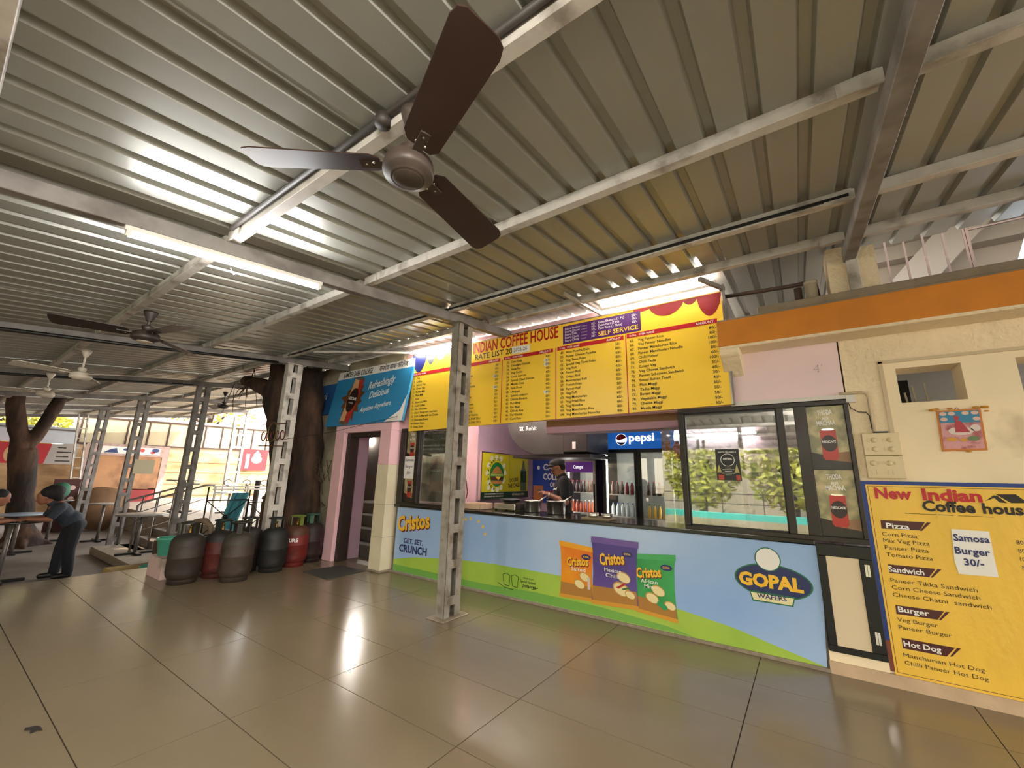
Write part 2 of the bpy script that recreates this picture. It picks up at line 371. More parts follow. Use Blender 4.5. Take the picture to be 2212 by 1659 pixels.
for k in range(4): MB(m_dstep).box(-8.2, -5.16, 4.66+.29*k, 7, .2*k, .2*(k+1)).build('step', st, .01)

# ---- yard: planter, step block, terrace with stairs, far wall
m_plinth = M('chipped_pinkish_plaster', 'c9aaa2', 0.85, var=0.12, vscale=5, col2='9a8a7a', c2scale=5)
pl = MB(m_plinth); pl.box(-7.42, -6.9, 2.08, 2.5, GZ, .25); pl.box(-7.1, -6.9, 2.5, 3.6, GZ, .25); pl.box(-7.3, -7.1, 3.4, 4.3, GZ, .25); pl.mat(M('planter_soil', '4a3b2d', 0.95, var=0.2)).box(-9.2, -7.1, 2.6, 4.3, GZ, .2)
struct(pl.build('planter_wall'), 'low pinkish planter wall around the old tree')
yb = MB(M('yellow_step_paint', 'a8894f', 0.85, var=0.15, vscale=4, col2='7d6b50', c2scale=3)).box(-9.1, -7.9, 2.0, 3.2, GZ, -.13); yb.mat(m_conc).box(-12.9, -9.1, 2.55, 3.2, GZ, -.3)
struct(yb.build('steps_platform', bevel=.02), 'yellow step block beside the tiled floor')
m_terr = M('pale_terrace_floor', 'a39584', 0.6, var=0.1, vscale=1.5)
struct(MB(m_terr).box(-22.8, -9.2, 4.1, 16, GZ, .15).build('terrace'))
tst = struct(empty('steps_terrace', (-12.2, 3.5, GZ)), 'cement steps up to the terrace')
for k in range(4): MB(m_step).box(-12.85, -11.7, 3.0+.28*k, 4.12, GZ+.15*k, GZ+.15*(k+1)).build('step', tst, .01)
m_sand = M('sunlit_sandy_plaster', 'bfa177', 0.9, var=0.14, vscale=1.1, col2='9a7d57', c2scale=1.4, bump=0.25, bscale=10, stretch=(1,1,2))
bw = MB(m_sand); bw.box(-23.4, -23.0, -6, 18, GZ, 2.2)
for zz in (.25, .75, 1.25, 1.7): bw.box(-23.0, -22.96, 3.6, 18, zz, zz+.05)
struct(bw.build('wall_back'))
cb = MB(M('cream_cladding', 'b5a98f', 0.8, var=0.06, vscale=2)); cb.box(-23.3, -23.1, 3.3, 18, 2.2, 3.55); struct(cb.build('wall_cladding'))
struct(MB(m_pale).box(-22, -6.2, -5.1, -4.8, GZ, 3.2).build('wall_shade_screen'))  # unseen wall added to keep light off the left yard
# ================================================================== BOARDS, COUNTER, WINDOWS
YB = 4.24
def slab_px(mb, Y, pts, th):
    fr = FY(Y); mb.prism(fr, poly_px(Y, *pts), -th, 0)
# ---- menu board over the hatch
B = thing('menu_board', 'long yellow printed menu board with a rate list hanging over the serving hatch', 'menu board', (-2.7, YB, 2.05))
mb = MB(m_yellow); slab_px(mb, YB, [(882, 932), (1583, 873), (1558, 628), (893, 768)], .03); mb.build('panel', B)
edge = MB(m_chrome)
def ppt(px, py, Y, d=0): a, b = PY(px, py, Y); return Vector((a, Y-d, b))
edge.bar(ppt(893, 768, YB, .002), ppt(1558, 628, YB, .002), .012, .014); edge.bar(ppt(1583, 873, YB, .002), ppt(1558, 628, YB, .002), .012, .012)
edge.build('edge_strip', B)
fr = FY(YB)
# scalloped curtain print, right and left
sc = MB(m_red)
def scallop(mb, x0, x1, ztop0, ztop1, zbot, d):
    n = 14; P = [(x0, ztop0)]+[(x0+(x1-x0)*k/n, min(ztop0, ztop1)-(.02+(min(ztop0, ztop1)-.02-zbot)*math.sin(PI*k/n)**.6)) for k in range(n+1)]+[(x1, ztop1)]
    mb.flat(fr, P[::-1], d)
def topz(px): return PY(px, 768+(px-893)*(628-768)/665, YB)
for p0, p1, pb_, mt in [(1368, 1402, (1385, 674), 'b01722'), (1402, 1476, (1432, 683), '8e0f1c'), (1476, 1504, (1490, 658), '7d0d18'), (1504, 1560, (1540, 681), '8e0f1c')]:
    sc = MB(M('curtain_red_'+mt, mt, 0.4)); a0, z0 = topz(p0); a1, z1 = topz(min(p1, 1557)); scallop(sc, a0, a1, z0-.012, z1-.012, PY(*pb_, YB)[1], .002); sc.build('curtain_scallop_print', B)
for p0, p1, pb_, mt in [(893, 923, (902, 805), '232a6b'), (923, 942, (932, 787), '55585f'), (942, 965, (952, 778), '7f9a78'), (965, 985, (972, 770), 'b7563a')]:
    sc = MB(M('curtain_'+mt, mt, 0.4)); a0, z0 = topz(p0); a1, z1 = topz(p1); scallop(sc, a0, a1, z0-.012, z1-.012, PY(*pb_, YB)[1], .002); sc.build('curtain_scallop_print', B)

hd = MB(m_red); ht = MB(m_whitep); ln = MB(m_red); lt = MB(m_blackp); sk = MB(m_whitep)
def menu_col(first, rows, px_num0, px_numN, px_name0, px_amt0, px_amtN, head, amounts, stick=(), sep=None):
    n = len(rows); a0, b0 = PY(*px_num0, YB); aN, bN = PY(*px_numN, YB); am, _ = PY(*px_name0, YB); r0, rb0 = PY(*px_amt0, YB); rN, rbN = PY(*px_amtN, YB)
    sp = (b0-bN)/(n-1); h = sp*.56; rt = (r0+rN)/2; a0 = (a0+aN)/2
    for i, s in enumerate(rows):
        b = b0-sp*i
        if first: txt(lt, f'{first+i}.', fr, a0, b, h, bold=.012)
        txt(lt, s, fr, am, b, h, bold=.012)
        if amounts:
            txt(lt, amounts[i], fr, rt, b+(rb0-b0)*0, h, al='R', bold=.012)
            if i in stick: sk.rect(fr, rt-h*3.2, rt-h*1.0, b-h*.25, b+h*1.15, .003); txt(lt, amounts[i][:-2], fr, rt-h*2.8, b, h*.8, d=.0045)
    (x0, t0), (x1, t1) = PY(*head[0], YB), PY(*head[1], YB); hh = sp*.95
    zc = b0+sp*1.05; hd.rect(fr, x0, x1, zc, zc+hh, .002)
    txt(ht, 'Sr.No.', fr, x0+.03, zc+hh*.25, hh*.45, bold=.01, d=.003); txt(ht, 'ITEM NAME', fr, am+.02, zc+hh*.25, hh*.45, bold=.01, d=.003)
    if amounts: txt(ht, 'AMOUNT', fr, x1-.03, zc+hh*.22, hh*.55, al='R', bold=.012, d=.003)
    if sep: (s0, q0), (s1, q1) = PY(*sep[0], YB), PY(*sep[1], YB); ln.rect(fr, (s0+s1)/2-.005, (s0+s1)/2+.005, q1, q0, .002)
menu_col(65, ['Veg Paneer Rice', 'Veg Paneer Noodles', 'Paneer Manchurian Rice', 'Paneer Manchurian Noodle', 'Chilli Paneer', 'Chilli Pasta', 'Crispy Veg', 'Veg Cheese Sandwich', 'Paneer Schezwan Sandwich', 'Bread Butter Toast', 'Plain Maggi', 'Tadka Maggi', 'Butter Maggi', 'Vegetable Maggi', 'Cheese Maggi', 'Masala Maggi'],
         (1360, 740), (1367.5, 886), (1378, 737), (1546, 710), (1564, 871), ((1354, 728), (1549, 692)), ['80/-', '80/-', '100/-', '100/-', '80/-', '60/-', '100/-', '50/-', '60/-', '30/-', '40/-', '50/-', '50/-', '50/-', '50/-', '50/-'], sep=((1352, 724), (1358, 894)))
menu_col(49, ['Aloo Paratha Dahi', 'Paneer Cheese Paratha', 'Veg Tawa Pulav', 'Special Veg Tawa Pulav', 'Veg Roll', 'Paneer Roll', 'Crispy Roll', 'Manchurian Roll', 'French Fries', 'Paneer Puff', 'Veg Puff', 'Veg Manchurian', 'Veg Fried Rice', 'Veg Noodles', 'Veg Manchurian Rice', 'Veg Manchurian Noodles'],
         (1210, 766), (1212, 898.5), (1222.5, 764), (1341, 747), (1347, 888), ((1204, 755), (1347, 730)), ['50/-', '80/-', '60/-', '80/-', '40/-', '60/-', '60/-', '50/-', '50/-', '30/-', '25/-', '60/-', '60/-', '60/-', '80/-', '80/-'], sep=((1200, 752), (1202, 907)))
menu_col(32, ['Dahi Vada', 'Sabudana Khichdi', 'Vada Pav', 'Veg Cutlet', 'Chola Samosa', 'Special Chaat Samosa', 'Masala Dosa', 'Sada Dosa', 'Uttapam', 'Special Uttapam', 'Chhola Bhatura', 'Puri Bhaji', 'Pav Bhaji', 'Chhola Rice', 'Dal Khichdi', 'Curd Rice'],
         (1095, 786), (1092, 908), (1105, 784), (1189, 773), (1189, 900.5), ((1088, 778), (1195, 757)), ['40/-', '35/-', '30/-', '40/-', '40/-', '50/-', '50/-', '40/-', '50/-', '60/-', '60/-', '50/-', '50/-', '50/-', '50/-', '50/-'], stick=(1, 2, 9), sep=((1085, 777), (1082, 914)))
menu_col(None, ['Samosa', 'Kachori', 'Bread Pakoda', 'Poha', 'Aloo Bonda', 'Plain Half Nashta', 'Upma', 'Bhel', 'Sambar Vada', 'Idli Sambar', 'Sambar Samosa', 'Sambar Kachori', 'Sabudana Vada', 'Half Sambhar Nashta', 'Dahi Samosa (Half 25/-)', 'Dahi Kachori (Half 25/-)'],
         (996, 803), (993, 916.5), (996, 803), (1077, 792), (1076, 909), ((985, 796), (1081, 779)), ['30/-', '30/-', '30/-', '20/-', '30/-', '15/-', '20/-', '30/-', '35/-', '35/-', '35/-', '35/-', '35/-', '20/-', '40/-', '40/-'], stick=(3, 6))
menu_col(1, ['Tea', 'Coffee', 'Lemon Tea', 'Green Tea', 'Butter Milk', 'Plain Milk', 'Lassi', 'Bournvita Milk', 'Cold Coffee', 'Hot Chocolate', 'Choc. Shake with Icecream', 'Cold Coffee with Ice Cream', 'Chocolate Shake', 'Kitkatt Shake', 'Oreo Shake'],
         (894, 821), (888, 925), (901, 820), (978, 803), (972, 915), ((892, 810), (980, 795)), None)
txp(hd, 'NEW INDIAN COFFEE HOUSE', YB, (984, 772), (1206.5, 731.5), 20.5, bold=.02)
txp(lt, 'RATE LIST 20', YB, (1026.5, 778), (1107, 764), 11, bold=.012)
sk.flat(fr, poly_px(YB, (1107, 765.5), (1145, 759), (1144.5, 743.5), (1106, 750)), .0045)
txp(lt, '2025-26', YB, (1110, 761), (1139, 755), 7.5, d=.006)
pp = MB(M('purple_print', '54206f', 0.4))
(c0, d0), (c1, d1) = PY(1216.4, 744, YB), PY(1384, 690, YB); e0 = (PY(1216.4, 706, YB)[1]+PY(1383, 671, YB)[1])/2; d0 = (d0+PY(1384.4, 715, YB)[1])/2
pp.rect(fr, c0, c1, d0, e0, .003); pp.build('offer_panel_print', B)
for i, (s, p) in enumerate([('Extra Sambar', '10/-'), ('Extra Chutni', '10/-'), ('Extra Dahi', '10/-'), ('Extra Chola', '10/-'), ('Extra Chola', '35/-')]):
    b = e0-.05-i*(e0-d0-.04)/5; txt(ht, s, fr, c0+.03, b, .026, d=.005, bold=.01); txt(ht, p, fr, c0+.43, b, .026, al='R', d=.005, bold=.01)
    txt(ht, '(1 Katori)' if i < 4 else '(1 plate)', fr, c0+.245, b, .013, d=.005)
for i, (s, p) in enumerate([('Extra Bhatura (1 Pc)', '20/-'), ('Extra Puri (2 Pc)', '15/-'), ('Plain Rice (1 Plate)', '25/-')]):
    b = e0-.05-i*(e0-d0-.04)/5; txt(ht, s, fr, c0+.46, b, .026, d=.005, bold=.01); txt(ht, p, fr, c1-.04, b, .026, al='R', d=.005, bold=.01)
ys = MB(m_yellow); txt(ys, 'SELF SERVICE', fr, c0+.46, d0+.025, .05, w=c1-c0-.49, d=.005, bold=.015); ys.build('self_service_lettering', B)
hd.build('red_print', B); ht.build('white_lettering', B); ln.build('column_rule', B); lt.build('menu_lettering', B); sk.build('price_sticker', B)

# ---- blue drinks board over the doorway, leaning back a little
NB = Fr((-6.92, 4.07, 2.18), (1, 0, 0), (0, .17, 1.03)); NW, NH = 2.04, 1.035
D = thing('drinks_signboard', 'blue iced coffee signboard with a white heading strip above the pink doorway', 'signboard', (-5.9, 4.07, 2.18))
mb = MB(M('sky_blue_print', '2f86b8', 0.4, var=0.05, vscale=1.2)); mb.prism(NB, [(0, 0), (NW, 0), (NW, NH-.15), (0, NH-.15)], -.04, 0); mb.build('panel', D)
mb = MB(m_whitep); mb.prism(NB, [(0, NH-.15), (NW, NH-.15), (NW, NH), (0, NH)], -.04, 0); mb.flat(NB, [(NW-.42, 0), (NW, 0), (NW, .42), (NW-.1, .17)], .002); mb.build('heading_strip', D)
lt = MB(m_blackp); txt(lt, 'RAMDEV BABA COLLAGE', NB, .16, NH-.125, .1, w=.84, bold=.02, d=.003); txt(lt, 'रामदेव बाबा कॉलेज', NB, 1.18, NH-.118, .085, w=.72, bold=.012, d=.003); lt.build('black_lettering', D)
lt = MB(m_whitep)
txt(lt, 'Refreshingly', NB, 1.0, .6, .13, w=.68, shear=.35, bold=.012, rot=.1, d=.003); txt(lt, 'Delicious', NB, 1.08, .43, .12, w=.5, shear=.35, bold=.012, rot=.1, d=.003)
txt(lt, 'Anytime Anywhere', NB, .92, .2, .085, w=.78, shear=.35, bold=.01, rot=.1, d=.003)
CN = Fr(NB(.62, .45, .002), NB.u*math.cos(.2)-NB.v*math.sin(.2)*1, NB.v*math.cos(.2)+NB.u*math.sin(.2))
cnp = MB(M('brown_splash', '6e3f1f', 0.4))
random.seed(3)
sp = []
for k in range(28):
    r = .36 if k % 2 else random.uniform(.42, .62); a = 2*PI*k/28; sp.append((r*math.cos(a)*.62, r*math.sin(a)*.8))
cnp.flat(CN, sp, 0)
cnp.mat(M('can_red_print', 'b8332a', 0.4)).rect(CN, -.14, .14, -.42, .4, .002); cnp.mat(M('can_tan_print', 'd8a878', 0.4)).flat(CN, [(-.14, -.42), (0, -.42), (-.02, -.1), (.04, .2), (-.02, .4), (-.14, .4)], .003)
cnp.mat(m_chrome).ell(CN, 0, .4, .14, .035, .004).ell(CN, 0, -.42, .14, .035, .0035)
cnp.mat(M('can_dark_print', '2a1512', 0.4)).ell(CN, .0, .0, .14, .22, .005); cnp.build('can_print', D)
txt(lt, 'NESCAFE', CN, 0, .0, .05, w=.24, al='C', bold=.02, d=.008); txt(lt, 'INTENSE', CN, 0, -.07, .025, w=.13, al='C', d=.008)
lt.build('white_lettering', D)
# far blue sign behind the tree
fs = MB(M('faded_blue_print', '2a5a92', 0.5)).box(-8.6, -7.0, 4.26, 4.31, 2.45, 3.02)
o = tag(fs.build('faded_signboard'), 'faded blue drinks signboard partly hidden behind the tree trunk', 'signboard')
lt = MB(m_whitep); txt(lt, 'Pepsi', FY(4.26), -7.68, 2.74, .13, bold=.01); lt.build('lettering', o)

# ---- counter
CF = 4.29
K = thing('service_counter', 'serving counter with a printed blue sky and green hill banner on its front', 'counter', (-2.6, CF, 0))
cb_ = MB(M('counter_core', '6a5f57', 0.8)); cb_.box(-5.12, .0, CF+.012, 4.86, 0, .905); cb_.build('body', K)
m_sky = M('banner_sky_print', '84abdf', 0.3, col2='bcd0ea', c2scale=.55, c2lo=.3, c2hi=.75)
CP = [(848, 1232), (1787, 1443), (1772, 1180), (860, 1090)]
bn = MB(m_sky); slab_px(bn, CF, CP, .01); bn.build('banner', K)
hl = MB(M('banner_green_print', 'a9c74f', 0.35, col2='93ba45', c2scale=1.2)); F_ = FY(CF)
hl.flat(F_, poly_px(CF, (848.5, 1231), (1786.5, 1442), (1700, 1405), (1585, 1356), (1458, 1313), (1340, 1275), (1208, 1243), (1066, 1218), (985, 1208), (896, 1204), (850, 1207)), .0015)
hl.mat(M('banner_dark_green_print', '76ad4e', 0.35)).flat(F_, poly_px(CF, (848.5, 1231), (1500, 1376), (1440, 1352), (1300, 1312), (1160, 1280), (1050, 1262), (950, 1240), (849.5, 1218)), .002)
hl.build('hill_print', K)
tg = M('wordmark_yellow', 'f6c233', 0.4); tm = M('wordmark_shadow', '6d1a2c', 0.4); tn = M('navy_print', '252a66', 0.4)
def wordmark(mbk, mby, p0, p1, hp, d):
    txp(mbk, 'Cristos', CF, (p0[0]+1.2, p0[1]+1.5), (p1[0]+1.2, p1[1]+1.5), hp, d=d, bold=.06, follow=True, shear=.1); txp(mby, 'Cristos', CF, p0, p1, hp, d=d+.001, bold=.035, follow=True, shear=.1)
tk = MB(tm); ty = MB(tg); nv = MB(tn); wh = MB(m_whitep); bk = MB(m_blackp)
wordmark(tk, ty, (860, 1146), (929, 1139), 30, .003)
txp(nv, 'GET. SET.', CF, (872, 1172), (914, 1174), 10, bold=.03); txp(nv, 'CRUNCH', CF, (862, 1190), (922, 1196), 15, bold=.035)
txp(bk, 'Made from', CF, (1131, 1250), (1153, 1251), 4); txp(bk, 'Special Farmed', CF, (1124, 1257), (1157, 1259), 5.5, bold=.01); txp(bk, 'potatoes', CF, (1129, 1267), (1158, 1268), 7, bold=.02, shear=.2)
# sketched potato sacks
def outline(mb, pts, Y, w=.006, d=.003):
    P = [ppt(x, y, Y, d) for x, y in pts]
    for p, q in zip(P[:-1], P[1:]): mb.bar(p, q, .001, w, up=(0, 0, 1)) if False else mb.bar(p, q, w, .001, up=(0, -1, 0))
for ox in (0, 18): outline(bk, [(1087+ox, 1240+ox*.2), (1089+ox, 1262+ox*.2), (1100+ox, 1266+ox*.2), (1102+ox, 1243+ox*.2), (1095+ox, 1238+ox*.2), (1087+ox, 1240+ox*.2)], CF)
outline(bk, [(1076, 1258), (1090, 1268), (1110, 1274)], CF); outline(bk, [(1150, 1274), (1162, 1271)], CF)
# flying crisps
fc = MB(M('crisp_print', 'e9c466', 0.45))
for x, y in [(1017, 1121), (1034, 1127), (1006, 1122), (999, 1130), (992, 1139), (988, 1152), (1043, 1138), (1048, 1154)]:
    fc.flat(F_, poly_px(CF, (x-3, y+2), (x+2, y+3), (x+3.5, y-3), (x-1, y-4)), .003)
# three crisp packets printed on the banner
def packet(c0, c1, TL, TR, BR, BL, chips, d, name, sub, pt0, pt1, hp, sub_at):
    p = MB(M(name+'_main', c0, 0.35, col2=c1, c2scale=1.4)); L1 = [(BL[0]+(TL[0]-BL[0])*t+w, BL[1]+(TL[1]-BL[1])*t) for t, w in ((0, 0), (.2, 3), (.5, 4), (.8, 3), (1, 0))]; R1 = [(TR[0]+(BR[0]-TR[0])*t-w, TR[1]+(BR[1]-TR[1])*t) for t, w in ((0, 0), (.2, 4), (.5, 5), (.8, 3), (1, 0))]
    p.flat(F_, poly_px(CF, *(L1+R1))[::-1], d)
    def lerp(a, b, t): return (a[0]+(b[0]-a[0])*t, a[1]+(b[1]-a[1])*t)
    q = [lerp(BL, TL, .02), lerp(BR, TR, .02), lerp(BR, TR, .27), lerp(BL, TL, .27)]
    p.mat(M('packet_brown', 'b07c3a', 0.4)).flat(F_, poly_px(CF, (q[0][0]+2, q[0][1]), (q[1][0]-2, q[1][1]), (q[2][0]-5, q[2][1]), (q[3][0]+3, q[3][1]))[::-1][::-1], d+.0008)
    p.mat(M('packet_gold_edge', 'd99a34', 0.4)).flat(F_, poly_px(CF, BL, BR, lerp(BR, TR, .06), lerp(BL, TL, .06)), d+.0012)
    p.mat(M(name+'_top', c1, 0.3)).flat(F_, poly_px(CF, lerp(TL, BL, .09), lerp(TR, BR, .09), TR, TL), d+.0012)
    for i, (x_, y_, q_) in enumerate(chips):
        a, b = PY(x_, y_, CF); p.mat(M('crisp_rim', 'c99a4e', 0.5)).ell(F_, a, b, q_*1.05, q_*.72, d+.0016+.001*i, 22, rot=-.35); p.mat(M('crisp_round', 'efdca4', 0.5)).ell(F_, a+.003, b-.004, q_*.94, q_*.6, d+.002+.001*i, 22, rot=-.35)
    if name[0] == 'p': p.mat(M('chilli_red', 'b8362b', 0.4)).flat(F_, poly_px(CF, (1332, 1268), (1352, 1258), (1354, 1262), (1338, 1271)), d+.006); p.mat(M('chilli_green', '3f7a35', 0.4)).flat(F_, poly_px(CF, (1344, 1271), (1360, 1268), (1361, 1272), (1347, 1274)), d+.006)
    if name[0] == 'g': p.mat(M('mint_green', '2f9a5a', 0.4)).ell(F_, *PY(1428, 1304, CF), .035, .03, d+.006, 7).ell(F_, *PY(1436, 1312, CF), .03, .025, d+.0065, 7)
    if name[0] == 'o': p.mat(M('shaker_pale', 'd9c3bb', 0.4)).rect(F_, *[PY(1270, 1262, CF)[0], PY(1276, 1262, CF)[0]], PY(1272, 1273, CF)[1], PY(1272, 1250, CF)[1], d+.006); p.mat(m_chrome).rect(F_, *[PY(1270, 1250, CF)[0], PY(1276, 1250, CF)[0]], PY(1272, 1250, CF)[1], PY(1272, 1247, CF)[1], d+.006)
    p.mat(tn); a, b = PY(*lerp(lerp(TL, BL, .2), lerp(TR, BR, .2), .76), CF); p.ell(F_, a, b, .055, .028, d+.002)
    p.build(name, K)
    wordmark(tk, ty, pt0, pt1, hp, d+.004)
    for i, s in enumerate(sub): x, y = sub_at; txp(wh, s, CF, (x-5.2*len(s)/2, y+12*i), (x+5.2*len(s)/2, y+12*i+1.3*len(s)), 8, d=d+.004, bold=.01)
    txt(ys2, 'GOPAL', F_, a, b-.008, .018, w=.07, al='C', d=d+.004, bold=.02)
ys2 = MB(tg)
packet('e8761c', 'f0a822', (1209, 1167), (1285, 1184), (1283, 1300), (1209, 1288), [(1263, 1246, .06), (1252, 1261, .06)], .004, 'orange_packet_print', ['Salted'], (1226, 1221), (1272, 1222), 17, (1250, 1231))
packet('1f8a3c', '3fa85a', (1372, 1195), (1459.5, 1199), (1466, 1347), (1374, 1320), [(1422, 1276, .062), (1409, 1291, .062), (1448, 1308, .05)], .005, 'green_packet_print', ['African', 'Mint'], (1377, 1247), (1430, 1246), 20, (1403, 1257))
packet('4b3a86', '6a4f97', (1278, 1158), (1380, 1171), (1381, 1318), (1279, 1303), [(1348, 1247, .068), (1343, 1272, .085), (1362, 1284, .05)], .013, 'purple_packet_print', ['Mexican', 'Chilli'], (1298, 1219), (1351, 1218), 23, (1325, 1233))
tk.build('wordmark_shadow', K); ty.build('wordmark', K); nv.build('slogan_lettering', K); wh.build('flavour_lettering', K); bk.build('sketch_print', K); fc.build('crisp_print', K)
# oval emblem
em = MB(M('emblem_green_edge', '1d6b4a', 0.4)); (ea, eb), (el, _), (er, _) = PY(1668, 1256, CF), PY(1583, 1238, CF), PY(1754, 1275, CF)
ra = (er-el)/2; em.ell(F_, ea, eb, ra, .135, .003, 36, -.02); em.mat(M('emblem_navy', '1f2a5c', 0.35)).ell(F_, ea, eb, ra-.012, .125, .004, 36, -.02)
ca, c_b = PY(1658, 1208, CF); em.mat(M('emblem_green_edge')).ell(F_, ca, c_b, .095, .095, .005, 28); em.mat(m_whitep).ell(F_, ca, c_b, .087, .087, .006, 28)
em.mat(M('emblem_green_edge')).flat(F_, poly_px(CF, (1619, 1274), (1718, 1290), (1714, 1311), (1626, 1297)), .005); em.mat(M('ribbon_cream', 'efe3b0', 0.4)).flat(F_, poly_px(CF, (1622, 1278), (1715, 1293), (1711, 1308), (1628, 1294)), .006)
em.build('emblem_print', K)
txp(ys2, 'GOPAL', CF, (1597, 1259), (1737, 1280), 25, bold=.05, d=.008, follow=True); ys2.build('emblem_lettering', K)
wv = MB(tn); txp(wv, 'WAFERS', CF, (1636, 1290), (1700, 1299), 9, bold=.02, d=.008, follow=True); wv.build('ribbon_lettering', K)
MB(M('kick_strip', '8d7f6c', 0.8, var=0.2, vscale=20)).box(-5.16, .0, CF-.022, CF+.01, 0, .028).build('kick_strip', K, .004)
m_gran = M('black_granite', '1b1815', 0.14, var=0.2, vscale=60)
tag(MB(m_gran).box(-5.13, .0, 4.262, 4.93, .915, .952).build('worktop', bevel=.006), 'polished black granite worktop on the serving counter', 'worktop')
# low dark cabinet door at the right end of the counter
LC = thing('wall_cabinet', 'low black framed cabinet door with a cream panel right of the counter', 'cabinet', (.17, 4.29, .17))
mb = MB(m_black); mb.box(.005, .345, 4.27, 4.31, .155, .2); mb.box(.005, .345, 4.27, 4.31, .84, .93); mb.box(.005, .06, 4.27, 4.31, .2, .84); mb.box(.262, .345, 4.27, 4.31, .2, .84); mb.build('frame', LC, .003)
MB(M('cream_laminate', 'dfcaa8', 0.45)).box(.06, .262, 4.28, 4.31, .2, .84).build('door_panel', LC)
for z in (.26, .72):
    mb = MB(m_chrome).box(.29, .32, 4.264, 4.272, z, z+.085); mb.mat(m_black).box(.304, .306, 4.262, 4.266, z, z+.085); mb.build('hinge', LC)
struct(MB(m_cream2).box(-.0, .345, 4.29, 4.5, 0, .16).build('wall_low'))

# ---- windows
w2 = struct(empty('window_2', (-.45, 4.3, .95)), 'dark framed sliding glass window right of the hatch')
mb = MB(m_frame)
mb.box(-.985, .345, 4.285, 4.36, .945, .985); mb.box(-.985, .345, 4.285, 4.36, 2.04, 2.085)
for a, b in ((-.985, -.935), (-.16, -.105), (-.03, .055), (.315, .345)): mb.box(a, b, 4.28, 4.36, .985, 2.04)
mb.build('frame', w2, .003)
ir = MB(m_black)
for a, b, c, d_ in ((-.935, -.925, .985, 2.04), (-.17, -.16, .985, 2.04), (-.935, -.16, .985, 1.0), (-.935, -.16, 2.025, 2.04)): ir.box(a, b, 4.3, 4.34, c, d_)
ir.build('gasket', w2)
MB(m_glass).box(-.925, -.17, 4.318, 4.322, 1.0, 2.025).build('pane', w2)
MB(m_glass).box(-.105, -.03, 4.318, 4.322, .985, 2.04).build('pane', w2)
w1 = struct(empty('window_1', (-4.5, 4.3, .95)), 'dark framed window left of the hatch')
mb = MB(m_frame)
mb.box(-5.12, -3.93, 4.285, 4.36, .945, .985); mb.box(-5.12, -3.93, 4.285, 4.36, 2.04, 2.085)
for a, b in ((-5.12, -5.0), (-4.77, -4.69), (-4.02, -3.93)): mb.box(a, b, 4.28, 4.36, .985, 2.04)
mb.build('frame', w1, .003); MB(m_glass3).box(-4.69, -4.02, 4.318, 4.322, .985, 2.04).build('pane', w1)
MB(m_black).box(-5.0, -4.77, 4.32, 4.34, .985, 2.04).build('blind_panel', w1)
MB(m_black).box(.055, .315, 4.32, 4.34, .985, 2.04).build('blind_panel', w2)

# ---- can posters
m_pbg = M('poster_foliage_print', '8a8660', 0.4, col2='c9b98a', c2scale=9, c2lo=.4, c2hi=.62)
def can_poster(label, Y, a0, a1, b0, b1, words=True):
    w, h = a1-a0, b1-b0; f = FY(Y); p = MB(m_pbg); p.prism(f, [(a0, b0), (a1, b0), (a1, b1), (a0, b1)], -.003, 0)
    P = lambda u, v: (a0+w*u, b0+h*v)
    p.mat(M('poster_dark_print', '2b2019', 0.4)).flat(f, [P(0, 0), P(1, 0), P(1, .22), P(.5, .2), P(0, .26)], .0006)
    p.mat(M('poster_twig_print', '9a7350', 0.5)).flat(f, [P(.45, .14), P(1, .1), P(1, .27), P(.5, .24)], .001)
    p.mat(M('can_red_print', 'b8332a', 0.4)).flat(f, [P(.3, .18), P(.36, .14), P(.66, .14), P(.72, .18), P(.72, .6), P(.66, .63), P(.36, .63), P(.3, .6)], .0014)
    p.mat(m_chrome).ell(f, a0+w*.51, b0+h*.62, w*.17, h*.015, .0018, 16)
    p.mat(M('can_dark_print', '2a1512', 0.4)).ell(f, a0+w*.51, b0+h*.4, w*.21, h*.13, .0018, 20)
    p.mat(m_whitep); txt(p, 'NESCAFE', f, a0+w*.51, b0+h*.41, h*.035, w=w*.36, al='C', bold=.02, d=.0026)
    if words:
        for i, (s, ww) in enumerate((('THODA', .4), ('AUR', .2), ('MACHAA', .5))): txt(p, s, f, a0+w*.5, b0+h*(.86-.085*i), h*(.045 if i == 1 else .075), w=w*ww, al='C', bold=.02, rot=.04, d=.002)
    return tag(p.build('poster'), label, 'poster')
can_poster('upper canned coffee poster in the black frame beside the switch boxes', 4.318, .06, .312, 1.515, 2.035)
can_poster('lower canned coffee poster in the black frame above the cream cabinet door', 4.318, .06, .312, .99, 1.505)
can_poster('small upper canned coffee poster beside the tiled pillar', 4.318, -4.995, -4.775, 1.6, 2.035)
can_poster('small lower canned coffee poster beside the tiled pillar, below the paper price note', 4.318, -4.995, -4.775, .99, 1.5)
can_poster('large canned coffee poster behind the glass left of the grey column', 4.34, -4.66, -4.1, 1.02, 2.03)
nt = MB(m_whitep).box(-5.0, -4.79, 4.295, 4.298, 1.33, 1.66)
nl = MB(tn)
for i, s in enumerate(('Samosa', 'Burger', '30/-')): txt(nl, s, FY(4.295), -4.895, 1.585-.095*i, .042, al='C', bold=.012, d=.001)
o = tag(nt.build('price_note'), 'white paper price note taped on the narrow window frame by the doorway', 'note'); nl.build('lettering', o)
